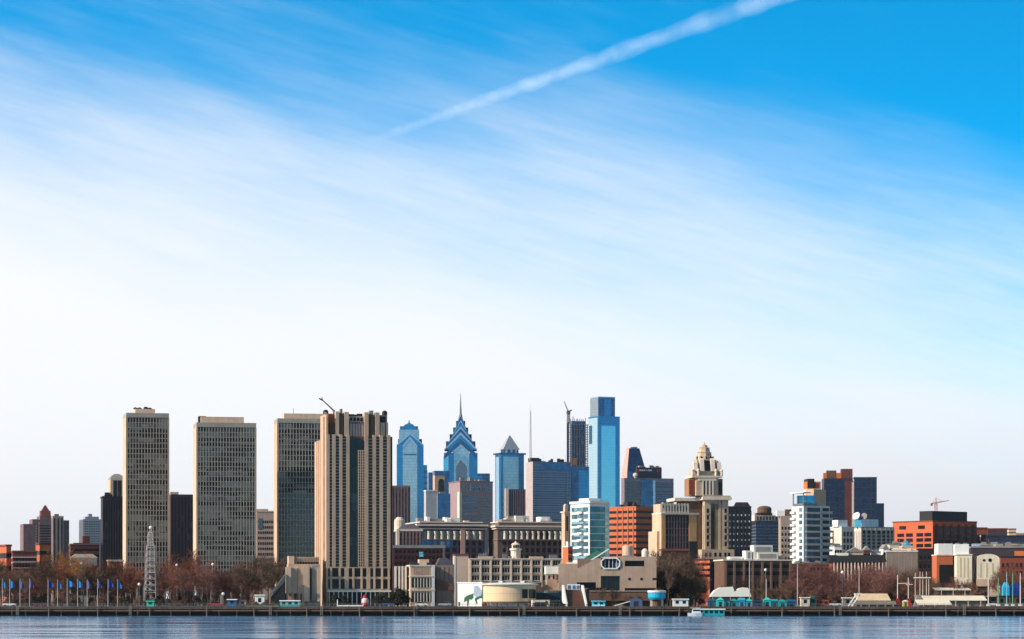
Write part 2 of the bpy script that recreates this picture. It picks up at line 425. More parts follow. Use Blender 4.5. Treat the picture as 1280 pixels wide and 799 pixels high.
# ---------------------------------------------------------------- the three slab towers on the left
FRAME = surf('tower_frame_concrete', rgb(164,154,142), .8, .14, .15)
G_TWR = pane('tower_glass', rgb(15,15,17), rgb(168,160,148), 1.32, 2.72, .42, .3, row=.86, spec=.2)
G_TWB = pane('tower_glass_shade_blue', rgb(14,22,34), rgb(74,90,108), 1.32, 2.72, .36, .12, row=.7, spec=.5)
def slab_tower(label, pl, pc, pr, pt, Y, th, bays, floors, pbot, pent, glass, low=None):
    b = Bld('apartment_tower', label, pl, pc, pr, pt, Y, th, FRAME, wall=False, group='three gridded concrete slab towers')
    zb = b.z(pbot); st = (b.h - 2.0 - zb) / floors; o = .55
    b.box('core', -b.W+1.1, b.W-1.1, -b.D+1.1, b.D-1.1, 0, b.h-.4, DARK)
    for i in range(floors):
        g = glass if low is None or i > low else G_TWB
        b.box('window_row', -b.W+o, b.W-o, -b.D+o, b.D-o, zb+st*i+.02, zb+st*(i+1), g)
    fr = MB()
    for face, L, D in (('f', b.W, b.D), ('s', b.D, b.W)):
        n = bays if face == 'f' else max(3, round(bays * b.d / b.w))
        for i in range(n + 1):
            c = -L + .3 + (2*L - .6) * i / n; w_ = .17 if 0 < i < n else .299
            for sg in (-1, 1):
                if face == 'f': fr.box(c-w_, c+w_, *(sorted((sg*D, sg*(D-.6)))), zb, b.h-2.0)
                elif 0 < i < n: fr.box(*(sorted((sg*D, sg*(D-.6)))), c-w_, c+w_, zb, b.h-2.0)
    for i in range(1, floors):
        z_ = zb + st*i
        for sg in (-1, 1):
            fr.box(-b.W+.05, b.W-.05, *sorted((sg*(b.D-.05), sg*(b.D-.62))), z_-.16, z_+.12)
            fr.box(*sorted((sg*(b.W-.05), sg*(b.W-.62))), -b.D+.65, b.D-.65, z_-.17, z_+.11)
    b.add('concrete_frame', fr)
    for sg in (-1, 1): b.box('end_wall', *sorted((sg*(b.W-.02), sg*(b.W+.25))), -b.D-.02, b.D, zb, b.h-2.01, CREAM)
    b.box('cornice', -b.W-.1, b.W+.1, -b.D-.1, b.D+.1, b.h-2.0, b.h)
    b.box('base_beam', -b.W-.1, b.W+.1, -b.D-.1, b.D+.1, zb-1.1, zb)
    cm = MB().box(-.45, .45, -.45, .45, 0, zb-1.1).mesh('column', FRAME)
    for x_ in lsp(-b.W, b.W, 6):
        for y_ in (-b.D+.8, b.D-.8): link('column', cm, b.root, (x_, y_, 0))
    x0, x1, pt2 = pent
    p = b.box('penthouse', b.x(x0), b.x(x1), -b.D*.55, b.D*.55, b.h, b.z(pt2), CREAM)
    return b
b = slab_tower('slimmest gridded concrete apartment tower, leftmost of the three with dark tanks on its roof', 154, 158, 211, 516, 1230, 12.2, 14, 31, 722, (170, 195, 510), G_TWR)
for i, px in enumerate((171, 176, 184, 189)):
    b.add('roof_tank', MB().lathe(b.x(px), -2, [(1.0, b.z(510)), (1.0, b.z(508.5 - (i==2))), (.2, b.z(507.5 - (i==2)))], 10), BLACK)
b = slab_tower('wide gridded concrete apartment tower standing between two dark slabs, with long tan rooftop block', 242, 246, 320, 528, 1200, 11.2, 20, 30, 719, (252, 306, 520), G_TWR)
b.box('roof_unit', b.x(250), b.x(259), -3, 3, b.h, b.z(519), DARK)
b = slab_tower('gridded concrete apartment tower with dark blue shaded lower storeys, partly behind the tan ribbed tower', 343, 347, 424, 523, 1230, 10.2, 20, 31, 738, (356, 424, 516), G_TWR, low=17)
# T3 lower half lies in shade: bottom rows hold its blue in the glass colour (low index)
part('antenna', MB().tube((b.x(368), -3, b.z(516)), (b.x(368), -3, b.z(509)), .12), STEEL, b.root)

# ---------------------------------------------------------------- tan ribbed tower on the river front
def ribbed_tower():
    b = Bld('ribbed_tower', 'tan tower with tall stone ribs and crowned turrets standing on the river front', 400, 408, 488, 517, 1010, 12.2, TAN, wall=False)
    W_, D_ = b.W, b.D; T = b.h; zs = b.z(545); zb = b.z(709)
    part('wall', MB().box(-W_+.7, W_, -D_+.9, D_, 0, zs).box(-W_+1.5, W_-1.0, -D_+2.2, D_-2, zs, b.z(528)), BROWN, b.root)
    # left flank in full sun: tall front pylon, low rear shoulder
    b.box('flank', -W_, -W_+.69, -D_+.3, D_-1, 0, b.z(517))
    b.box('flank', -W_-.6, -W_-.01, -D_+4, -D_+5.4, 0, b.z(520))
    rear = MB().box(-W_-.02, W_*.5, D_+.02, D_+14, 0, b.z(547)); b.add('rear_wing', rear)
    rw = MB().box(-W_-.35, -W_-.03, D_+2, D_+4, 0, b.z(547.5)).box(-W_-.35, -W_-.03, D_+7, D_+9, 0, b.z(547.5)); b.add('rib', rw)
    piers = [(408,412),(415.2,419.6),(424.2,428),(433,437),(456,460.5),(466,470.2),(474.6,478.8),(484,488)]
    for a, c in piers: b.box('rib', b.x(a), b.x(c), -D_, -D_+.89, zb, zs+.6)
    for (a, c), (a2, c2) in zip(piers, piers[1:]):
        if a == 433: continue
        b.box('window_strip', b.x(c)+.02, b.x(a2)-.02, -D_+.55, -D_+.88, zb, zs-.3, G_GRN)
        n = 42; mb = MB()
        for i in range(n): mb.box(b.x(c)+.03, b.x(a2)-.03, -D_+.42, -D_+.55, zb+(zs-zb)*i/n, zb+(zs-zb)*(i+.36)/n)
        b.add('spandrel', mb, surf('spandrel_stone', rgb(150,124,104)))
    # centre bay: solid dark glass on the left, gridded on the right, dark arch above
    b.box('window_strip', b.x(437)+.02, b.x(447.5), -D_+.5, -D_+.88, zb, b.z(560), G_GRN)
    b.box('window_strip', b.x(447.5)+.02, b.x(456)-.02, -D_+.5, -D_+.88, zb, b.z(560), G_GRN)
    mb = MB()
    for i in range(44): mb.box(b.x(448), b.x(456)-.03, -D_+.3, -D_+.5, zb+(b.z(560)-zb)*i/44, zb+(b.z(560)-zb)*(i+.3)/44)
    for px in (448.3, 451, 453.6): mb.box(b.x(px)-.18, b.x(px)+.18, -D_+.25, -D_+.5, zb, b.z(562))
    b.add('grid', mb)
    xa, xb = b.x(437), b.x(456); cx = (xa+xb)/2; zz = b.z(560)
    arc = [(xa+.02, zz+.02)] + [(xb-.02, zz+.02)] + [(cx + (xb-.02-cx)*math.cos(t), b.z(552) + (b.z(547)-b.z(552))*math.sin(t)) for t in [math.pi*i/10 for i in range(11)]]
    b.add('arch_window', MB().slab(arc, -D_+.45, -D_+.88), G_GRN)
    # crown: three turrets and set-back panels
    for (a, c, top) in ((420,424.2,514),(431,436.4,514.5),(456,461,514.5),(469.6,474.8,514.5)):
        b.box('turret', b.x(a), b.x(c), -D_+.6, -D_+3.6, zs+.01, b.z(top))
    for (a, c, top, rt) in ((424.4,430.8,514,510.5),(461.2,469.4,515,512)):
        b.box('turret_slot', b.x(a), b.x(c), -D_+1.4, -D_+3.5, zs+.01, b.z(top+2), BROWN)
        b.box('turret_mullion', (b.x(a)+b.x(c))/2-.35, (b.x(a)+b.x(c))/2+.35, -D_+1.0, -D_+1.38, zs+.01, b.z(top+4), BROWN)
        b.box('turret_cap', b.x(a)+.5, b.x(c)-.5, -D_+1.8, -D_+4, b.z(top+2)+.01, b.z(rt), GREY)
    b.box('set_back_panel', b.x(408.5), b.x(420), -D_+4.2, -D_+8, zs, b.z(516), ORANGE)
    for px in (411, 414, 417): b.box('slot', b.x(px)-.28, b.x(px)+.28, -D_+4.0, -D_+4.18, zs, b.z(529), DARK)
    b.box('corner_pylon', b.x(405.5)+.4, b.x(408.4), -D_+.4, -D_+4, b.z(517)+.01, b.z(515.5))
    for px in (408.6, 482.5): b.add('corner_dome', MB().lathe(b.x(px), -D_+3.0, [(1.0, b.z(517)), (1.0, b.z(513.5)), (.75, b.z(512.3)), (.1, b.z(511.4))], 12), DARK)
    b.box('crown_screen', b.x(437), b.x(456), -D_+1.9, -D_+5, zs-.2, b.z(519.5), TAN)
    for px in lsp(437.8, 455.2, 4): b.box('crown_opening', b.x(px)-.45, b.x(px)+.45, -D_+1.8, -D_+1.89, b.z(525.5), b.z(521), DARK)
    for px in lsp(437.5, 455.5, 5): b.box('crown_column', b.x(px)-.35, b.x(px)+.35, -D_+1.3, -D_+1.8, b.z(545), b.z(529), PINK)
    b.box('crown_beam', b.x(437), b.x(456), -D_+1.2, -D_+1.87, b.z(529)+.01, b.z(526.8), MAUVE)
    r = random.Random(3)
    for i in range(7):
        px = 438.5 + i*2.6; b.add('roof_vent', MB().lathe(b.x(px), -D_+6.4, [(.45, b.z(522)), (.45, b.z(519)), (.8, b.z(518.5)), (.7, b.z(516 + r.uniform(-.8, 1)))], 8), DARK)
    b.box('right_crown', b.x(475.5), b.x(486), -D_+3.5, -D_+10, zs, b.z(517), TAN)
    for px in (478.8, 482.4): b.box('crown_opening', b.x(px)-.5, b.x(px)+.5, -D_+3.4, -D_+3.49, zs+.2, b.z(519), DARK)
    for px in (477.5, 480.5, 484.5): b.box('turret', b.x(px)-.4, b.x(px)+.4, -D_+1.2, -D_+2.8, zs+.01, b.z(527), TAN)
    b.box('right_wing', W_+.02, W_+1.6, -D_+5, D_-3, 0, b.z(544), MAROON)
    # base: two rows of openings in a pale frame over a white colonnade
    zc = b.z(738)
    for zt, zb_ in ((710, 722), (723.5, 737)):
        for (a, c) in ((409.3,413.4),(414.4,424.2),(425.2,431.5),(435.1,441.3),(442.3,451.5),(452.5,459),(462,467.6),(468.5,477),(478.2,485)):
            b.box('base_window', b.x(a)+.15, b.x(c)-.15, -D_+.4, -D_+.88, b.z(zb_)+.4, b.z(zt)-.5, G_DK)
    bm = MB()
    for z0_, z1_ in ((zc-.5, zc+.55), (b.z(723.5)-.1, b.z(722)+.3), (zb-.3, zb-.01)): bm.box(-W_, W_, -D_, -D_+.87, z0_, z1_)
    b.add('base_band', bm, CREAM)
    for px in (408.8, 413.9, 424.7, 432, 434.6, 441.8, 452, 459.5, 461.5, 468, 477.6, 486): b.box('base_pier', b.x(px)-.36, b.x(px)+.36, -D_-.15, -D_+.86, zc+.56, zb-.31, CREAM)
    b.box('lobby_glass', -W_+1.2, W_-.5, -D_+.2, -D_+.88, 0, zc-.52, G_DK)
    for x_ in lsp(-W_, W_, 14): b.box('colonnade_post', x_-.14, x_+.14, -D_-1.6, -D_-1.25, 0, zc-.6, WHITE)
    b.box('colonnade_beam', -W_, W_, -D_-1.9, -D_-.9, zc-.59, zc-.05, WHITE)
    # the tilted boom parked over the roof edge
    p, q = Vector((b.x(419.6), -D_+5, b.z(515))), Vector((b.x(405.5), -D_+5, b.z(499)))
    cr = thing('roof_crane', 'dark tilted crane boom resting above the tan ribbed tower roof', 'crane', b.root.matrix_basis @ p, b.th)
    part('mast', MB().tube((.4, .0, -.8), (0, 0, 1.0), .55, .45, 8), STEEL, cr); e = q - p
    part('boom', MB().tube((0, 0, .9), e, .42, .3, 4), STEEL, cr)
    part('boom_tip', MB().tube(e, e + Vector((-1.3, 0, .6)), .34, .2, 6).tube(e, e + Vector((-.2, 0, 1.1)), .15), BLACK, cr)
ribbed_tower()

def stepped_annex():
    b = Bld('stepped_annex', 'low stepped tan concrete block at the left foot of the tan ribbed tower', 355, 357.5, 401, 709, 1003, 14, TAN, depth=14, wall=False)
    W_, D_ = b.W, b.D
    b.box('wall', b.x(361), W_, -D_+3, D_, 0, b.z(705), TAN)
    bl = [(357.5,364,709,0,CREAM),(364.2,371.6,710,.7,TAN),(372,379,708.5,1.0,TAN),(379.3,387,708,.3,CREAM),(390,396,707,1.1,GREY),(396.3,401,709,.2,CREAM)]
    for a, c, t, dy, mt in bl: b.box('bastion', b.x(a), b.x(c), -D_+dy, -D_+2.98, b.z(742 if c < 380 else 752), b.z(t), mt)
    b.box('tower_block', b.x(361.5), b.x(368.5), -D_+3.3, D_-1, b.z(705)+.01, b.z(695), CREAM)
    b.box('attic', b.x(370), b.x(400), -D_+5, D_-1, b.z(705)+.01, b.z(696), TAN)
    for px in lsp(372, 399, 8): b.box('window', b.x(px)-.4, b.x(px)+.4, -D_+4.85, -D_+4.99, b.z(704.6), b.z(702.5), G_DK)
    for px in lsp(371, 400, 10): b.box('attic_rib', b.x(px)-.14, b.x(px)+.14, -D_+4.7, -D_+4.98, b.z(702.3), b.z(696.5), TAN)
    for px in (359, 366, 374, 379): b.box('column', b.x(px)-.3, b.x(px)+.3, -D_+.3, -D_+.9, 0, b.z(742)-.01, TAN)
    for px in (369.5, 383, 388.6): b.box('slit', b.x(px)-.25, b.x(px)+.25, -D_+2.8, -D_+2.97, b.z(750), b.z(711), G_DK)
    c = Bld('glass_walkway', 'sloping grey covered walkway climbing to the left side of the stepped tan block', 338, 338.2, 356, 720, 1000, 4, GREY, depth=3, cat='walkway', wall=False)
    z0, z1 = c.z(743), c.z(717)
    c.add('deck', MB().slab([(-c.W, 0), (c.W, 0), (c.W, z1-3.0), (-c.W, z0-1.2)], -1.2, 1.2), DARK)
    c.add('roof', MB().slab([(-c.W-.4, z0-1.0), (c.W, z1-.9), (c.W, z1), (-c.W-.4, z0)], -1.6, 1.6), STEEL)
    c.add('side_glass', MB().slab([(-c.W, z0-1.19), (c.W, z1-2.99), (c.W, z1-.92), (-c.W, z0-1.02)], -1.3, -1.22), G_BLUE)
stepped_annex()

def low_museum():
    b = Bld('low_hall', 'low cream stone hall with two rows of tall windows right of the tan ribbed tower', 508.5, 513, 543, 708, 1000, 9, CREAM)
    W_, D_ = b.W, b.D
    me = None
    for zt, zb_ in ((722.5, 734.5), (740.5, 752.5)):
        b.box('recess', b.x(514.5), b.x(541), -D_-.04, -D_, b.z(zb_), b.z(zt), BLACK)
        xs = lsp(b.x(514.5), b.x(541), 7); hh = b.z(zt)-b.z(zb_)
        b.wins('front', xs, [b.z(zb_)+.15], .62, hh-.3, G_GRN, None, .09)
        b.fins([x_ + (xs[1]-xs[0])/2 for x_ in xs[:-1]], b.z(zb_), b.z(zt), .3, PALE, .3, 'mullion')
    b.box('ledge', -W_-.3, W_+.3, -D_-.5, D_, b.z(738.5), b.z(737), PALE); b.box('ledge', -W_-.3, W_+.3, -D_-.5, D_, b.z(721), b.z(720), PALE)
    b.rim(PALE, .5, .3)
    b.box('corner_pier', W_-1.0, W_+.05, -D_-.4, -D_+1, 0, b.h, WHITE)
    for px in lsp(516, 540, 11): b.box('coffer', b.x(px)-.18, b.x(px)+.18, -D_-.14, -D_, b.z(718), b.z(710), TAN)
    for (a, c, t, mt) in ((515, 524, 702.5, NAVY), (526, 538, 699, CREAM), (535, 542, 703, NAVY)): b.box('skylight', b.x(a), b.x(c), -D_+4, -D_+9, b.h+.51, b.z(t), mt)
    # shaded side wing, the shade held in its grey brown colour
    c = Bld('shaded_wing', 'grey brown windowless hall with vertical joints between the cream hall and the white wall', 543.2, 545.5, 568, 706.5, 1003, 9, surf('shaded_wing_stone', rgb(138,116,106)), depth=18)
    for px in (550, 555.5, 561): c.box('joint', c.x(px)-.12, c.x(px)+.12, -c.D-.06, -c.D, c.z(726), c.z(709), BROWN)
    c.add('gable', MB().slab([(-c.W, c.h), (c.W, c.h), (c.W*.2, c.h+2.6), (-c.W*.6, c.h+2.6)], -c.D, c.D), surf('slate_roof', rgb(86,86,96)))
    c.add('canopy', MB().slab([(-c.W, c.z(738)), (c.W, c.z(738)), (c.W, c.z(731)), (-c.W, c.z(723))], -c.D-.5, -c.D-.02), BROWN)
    d = Bld('column_annex', 'narrow grey annex with tall fins squeezed between the tan ribbed tower and the cream hall', 492.5, 493, 509, 708, 1004, 7, GREY, depth=10)
    d.fins([d.x(px) for px in (494.5, 499, 503, 507)], 0, d.h, .7, PALE, .8)
    d.strips([d.x(px) for px in (496.8, 501, 505)], 2, d.h-1.5, .7, G_DK)
low_museum()

def white_wall():
    b = Bld('screen_wall', 'bright white wall bearing a grey and green painted figure beside the round cream pavilion', 571, 572, 602.5, 729, 978, -24, WHITE, depth=2.5, cat='wall')
    W_, D_ = b.W, b.D
    g = surf('mural_green', rgb(52,98,78), .8, .3, .8); gr = surf('mural_grey', rgb(150,166,182), .8, .15)
    q = lambda pts: [(b.x(px), b.z(py)) for px, py in pts]
    b.add('painted_sail', MB().slab(q([(591.5,744),(593,733),(597,732),(602,738),(602,744),(597,747)]), -D_-.05, -D_-.01), gr)
    b.add('painted_body', MB().slab(q([(580,753),(580.5,747.5),(584,744.5),(591.4,742),(592,747),(589.5,750),(587,749),(585,757.5),(583.6,757.5),(584,751)]), -D_-.04, -D_-.01), g)
    b.add('painted_arm', MB().slab(q([(594,747.4),(602,744.3),(603.2,735.5),(604.4,735.5),(604.4,748),(600,748),(596,750),(597,755),(595.6,755),(593.5,750)]), -D_-.07, -D_-.02), g)
    b.box('coping', -W_-.2, W_+.2, -D_-.2, D_+.2, b.h, b.h+.35, WHITE)
    b.box('doorway', b.x(573), b.x(575), -D_-.03, -D_, b.z(757.5), b.z(752.5), G_DK)
white_wall()

def drum():
    Y = 972; cx = PX(637, Y); r = 33.0*Y/F
    t = thing('round_pavilion', 'round cream pavilion with flat overhanging roof on short columns beside the water', 'pavilion', (cx, Y, GZ))
    z = lambda py: PZ(py, Y-6) - GZ
    part('wall', MB().lathe(0, 0, [(r, z(752)), (r, z(731.5))], 48, 1, .8), surf('cream_render', rgb(224,194,156), .8, .08), t)
    part('band', MB().lathe(0, 0, [(r+.05, z(742.2)), (r+.05, z(741.7))], 48, 1, .8), TAN, t)
    part('floor_slab', MB().lathe(0, 0, [(r+.3, z(754)), (r+.3, z(752)-.01)], 48, 1, .8), BROWN, t)
    part('roof', MB().lathe(0, 0, [(r+.8, z(731.5)+.01), (r+1.0, z(730.5)), (r+.6, z(729.6)), (r*.5, z(728.4))], 48, 1, .8), ROOFW, t)
    part('podium', MB().lathe(0, 0, [(r-2.6, 0), (r-2.6, z(754)-.01)], 32, 1, .8), WHITE, t)
    cm = MB().lathe(0, 0, [(.3, 0), (.3, z(754)-.02)], 8).mesh('column', BROWN)
    for i in range(14):
        a = 2*math.pi*(i+.3)/14; link('column', cm, t, ((r-.6)*math.cos(a), (r-.6)*.8*math.sin(a), 0))
    for i in range(6): part('roof_unit', MB().box(-r*.7+i*2.6, -r*.7+i*2.6+1.4, -1, 1, z(729)-.1, z(727)+.3*(i%3)), (STEEL, WHITE, GREY)[i%3], t)
    wm = MB().box(-1.1, 1.1, -.1, .1, 0, 3.2).mesh('window', G_DK)
    for a in (-.95, -.62, -.35): link('window', wm, t, (r*math.cos(a)*1.0, r*.8*math.sin(a)*1.0-.05, z(748)), (0, 0, a + math.pi/2))
drum()

# ---------------------------------------------------------------- concrete museum with the slanted wall
CONC = surf('museum_concrete', rgb(176,150,130), .85, .2, .2)
def museum():
    b = Bld('concrete_museum', 'brown grey concrete museum with a slanted wall and square openings on the quay', 698, 698.2, 820.5, 696, 985, 0.6, CONC, depth=24, wall=False)
    W_, D_ = b.W, b.D; Q = lambda pts: [(b.x(px), b.z(py)) for px, py in pts]
    y0, y1 = -D_, D_
    # front wall assembled round its openings
    mb = MB()
    for x0, x1, zt, zb_ in ((751,775.5,696,697.5),(745,751,698.5,734.6),(751,774.8,711.5,720),(774.8,781,696,741),(781,805.5,696,701),(781,805.5,708,735.2),(805.5,820.5,696,735.2)):
        mb.box(b.x(x0), b.x(x1), y0, y0+2.0, b.z(zb_)+.003, b.z(zt))
    mb.slab(Q([(698.5,735),(698.5,724.5),(721,711),(745,698.6),(745,728),(721,728),(721,734.9)]), y0, y0+2)
    b.add('wall', mb)
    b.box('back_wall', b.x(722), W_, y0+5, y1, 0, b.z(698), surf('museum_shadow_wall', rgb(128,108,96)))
    b.box('roof', b.x(746), W_, y0+2.02, y0+4.98, b.z(699), b.z(697.5), GRAVEL)
    b.box('side_wall', W_-.8, W_-.01, y0+2.02, y0+4.98, b.z(735), b.z(699)-.01)
    b.box('slot_glass', b.x(781.2), b.x(805.3), y0+1.6, y0+1.9, b.z(708), b.z(701), BLACK)
    for px in (785,789.5,794,798.5,803): b.box('slot_mullion', b.x(px)-.12, b.x(px)+.12, y0+1.35, y0+1.58, b.z(708), b.z(701), DARK)
    # square picture window with white rounded frame
    xa, xb, za, zb2 = b.x(751), b.x(775.3), b.z(711.6), b.z(697); c_ = 1.1; t = .42
    o = [(xa+c_,za),(xb-c_,za),(xb,za+c_),(xb,zb2-c_),(xb-c_,zb2),(xa+c_,zb2),(xa,zb2-c_),(xa,za+c_)]
    mx, mz = (xa+xb)/2, (za+zb2)/2
    inn = [(mx+(x_-mx)*(1-2*t/(xb-xa)), mz+(z_-mz)*(1-2*t/(zb2-za))) for x_, z_ in o]
    vs = [(x_, y0-.35, z_) for x_, z_ in o] + [(x_, y0-.35, z_) for x_, z_ in inn] + [(x_, y0+.8, z_) for x_, z_ in o] + [(x_, y0+.8, z_) for x_, z_ in inn]
    fs = []
    for i in range(8):
        j = (i+1) % 8; fs += [(i,j,8+j,8+i),(8+i,8+j,24+j,24+i),(16+i,i,j,16+j)[::-1]]
    fr = b.add('picture_window', MB().add(vs, fs), WHITE)
    part('pane', MB().slab(inn, y0+.5, y0+.7), G_DK, fr)
    for f in (.22, .42, .61, .8): part('mullion', MB().box(xa+(xb-xa)*f-.08, xa+(xb-xa)*f+.08, y0+.2, y0+.48, za+t, zb2-t), WHITE, fr)
    part('hung_banner', MB().box(xa+5.1, xa+7.2, y0+.3, y0+.47, za+.9, za+2.2), surf('blue_banner', rgb(70,112,156)), fr)
    # big square opening with green glass, and the low slot left of it
    op = b.box('glazed_opening', b.x(751.2), b.x(774.6), y0+1.5, y0+1.8, b.z(741), b.z(720), G_GRN)
    for px in (756,761,765.5,770): part('mullion', MB().box(b.x(px)-.1, b.x(px)+.1, y0+1.3, y0+1.49, b.z(741), b.z(720)), DARK, op)
    b.box('slot_glass', b.x(721.2), b.x(744.8), y0+1.4, y0+1.7, b.z(735), b.z(728), BLACK)
    for px in (787, 802): b.add('porthole', MB().tube((b.x(px), y0-.03, b.z(724)), (b.x(px), y0+.1, b.z(724)), .55, n=12), BLACK)
    b.box('corner_slot', b.x(815.5), W_+.02, y0-.03, y0+1, b.z(725.3), b.z(722.5), BLACK)
    b.box('shadow_gap', b.x(775), W_-1, y0+1.1, y0+2, b.z(738.5), b.z(735.2), DARK)
    b.box('terrace', b.x(737), b.x(818), y0-5, y0+1.05, b.z(751), b.z(739.5), BROWN)
    b.box('terrace_coping', b.x(736.5), b.x(818.4), y0-5.3, y0-4.7, b.z(739.5)+.01, b.z(738.5), CONC)
    # slanted white beam and green copper roof behind it
    b.add('slanted_beam', MB().slab(Q([(738,700),(741,700),(762,686.5),(760,686)]), y0+3, y0+4.2), WHITE)
    b.add('copper_roof', MB().slab(Q([(722,703.5),(740,701),(755,691),(747,688),(736,694)]), y0+6, y1), COPPER)
    b.box('round_vent', b.x(779), b.x(792), y0+6, y0+10, b.z(697.9), b.z(694), GREY)
    b.add('tank', MB().lathe(b.x(785.5), y0+9, [(1.9, b.z(696)), (1.9, b.z(682.5)), (1.5, b.z(681.5))], 20), CREAM)
    b.add('tank', MB().lathe(b.x(807.5), y0+9, [(1.25, b.z(696)), (1.25, b.z(688)), (.6, b.z(685.5)), (.1, b.z(685))], 16), PALE)
    # lower left wing, stepped back
    b.box('left_block', b.x(698.5), b.x(724), y0+6, y1, 0, b.z(704.5), CONC)
    b.box('roof_light', b.x(708), b.x(724), y0+8, y1-4, b.z(704.5)+.01, b.z(702.6), WHITE)
museum()
def kiosk_block():
    b = Bld('cream_block', 'small bright cream rooftop box on legs left of the slanted museum wall', 680.5, 682.5, 698, 708, 996, 9, WHITE, depth=6, wall=False)
    b.box('wall', -b.W, b.W, -b.D, b.D, b.z(717.5), b.h, WHITE)
    b.box('base', -b.W+.4, b.W-.4, -b.D+1, b.D, 0, b.z(724), CONC)
    for px in (684, 690, 695): b.box('leg', b.x(px)-.4, b.x(px)+.4, -b.D+1.2, -b.D+2, b.z(724)+.01, b.z(717.5)-.01, CREAM)
    c = Bld('dark_pavilion', 'dark brown boxy pavilion between the round cream pavilion and the teal glass canopy', 662, 663, 677, 729, 993, 6, BROWN, depth=10)
    c.box('window', c.x(664.5), c.x(669), -c.D-.05, -c.D, c.z(742), c.z(733), G_DK); c.rim(GREY, .4, .3)
    c.box('brown_terrace', c.x(672), c.x(700), -c.D+1, c.D, 0, c.z(734), CONC)
    d = Bld('glass_canopy', 'dark teal sloping glass hall in front of the concrete museum', 668, 669, 708, 741, 976, 5, G_GRN, depth=9, cat='hall', wall=False)
    teal = pane('teal_roof_glass', rgb(8,36,46), rgb(20,62,72), 1.8, 3, .3, .1)
    d.add('glass_wall', MB().sideslab([(-d.D, 0), (d.D, 0), (d.D, d.z(738)), (-d.D*.1, d.z(741)), (-d.D, d.z(750))], -d.W, d.W), teal)
    d.fins(lsp(-d.W, d.W, 13), 0, d.z(750), .12, DARK, .15, 'mullion')
    e = Bld('entrance_porch', 'cream framed square entrance porch before the dark teal glass hall', 664, 665.5, 687, 750, 962, 6, PALE, depth=4, cat='porch', wall=False)
    e.add('frame', MB().box(-e.W, -e.W+.8, -e.D, e.D, 0, e.h).box(e.W-.8, e.W, -e.D, e.D, 0, e.h).box(-e.W+.801, e.W-.801, -e.D, e.D, e.h-.8, e.h))
    e.box('door', -e.W+.81, e.W-.81, e.D-1, e.D-.6, 0, e.h-.81, G_DK)
kiosk_block()
def stairs():
    Y = 966; x0, x1 = PX(708, Y), PX(733, Y)
    t = thing('outdoor_stair', 'broad brown outdoor stair with white slanted side walls before the museum', 'stair', ((x0+x1)/2, Y, GZ), R(10))
    w = (x1-x0)/2; mb = MB(); n = 16; H = PZ(737, Y)-GZ
    for i in range(n): mb.box(-w+.6, w-.6, i*.42, n*.42, H*i/n, H*(i+1)/n-.002)
    part('steps', mb, surf('stair_brick', rgb(122,84,70)), t)
    for sg in (-1, 1): part('side_wall', MB().sideslab([(-.6, 0), (n*.42+.5, 0), (n*.42+.5, H+1.6), (n*.42-1, H+1.6), (-.6, .9)], sg*w-.28, sg*w+.28), WHITE, t)
    s = thing('sign_board', 'blue and white patterned panel standing at the top of the brown stair', 'sign panel', (PX(717, Y+8), Y+8, GZ))
    H2 = H - .1
    part('board', MB().box(-2.3, 2.3, 0, .2, H2, H2+2.0), WHITE, s)
    for i, x_ in enumerate((-1.5, .2, 1.6)): part('blue_field', MB().box(x_-.55, x_+.55, -.04, 0, H2+.3, H2+1.6), surf('blue_banner', rgb(70,112,156)), s)
    part('post', MB().box(-2.0, -1.8, .05, .15, 0, H2).box(1.8, 2.0, .05, .15, 0, H2), STEEL, s)
stairs()
# ---------------------------------------------------------------- city behind, left
def generic(name, label, pl, pc, pr, pt, Y, th, mat, depth=None, floors=0, glass=None, frac=.45, fins=0, finmat=None, rim=None, units=0, cat='building', zlo=None, strips=0, side=True, seed=1, group=None):
    b = Bld(name, label, pl, pc, pr, pt, Y, th, mat, depth, cat, group=group)
    z0 = b.z(zlo) if zlo else 2
    if strips:
        wd = b.w/strips*.45
        b.strips(lsp(-b.W, b.W, strips), z0, b.h-1.5, wd, glass)
        if side and pl < pc:
            ns = max(2, round(b.d/b.w*strips)); b.side_strips(lsp(-b.D, b.D, ns), z0, b.h-1.5, wd, glass)
    elif floors: b.bands(floors, z0, b.h-1.2, glass, frac)
    if fins:
        b.fins(lsp(-b.W-.01, b.W, fins), 0, b.h-.5, b.w/fins*.28, finmat or mat, .35)
        if side and pl < pc:
            ns = max(2, round(b.d/b.w*fins)); b.side_fins(lsp(-b.D, b.D, ns), 0, b.h-.5, b.w/fins*.28, finmat or mat, .35)
    if rim: b.rim(rim, .8, .3)
    if units: b.units(units, GREY, b.h + (.8 if rim else 0), seed)
    return b
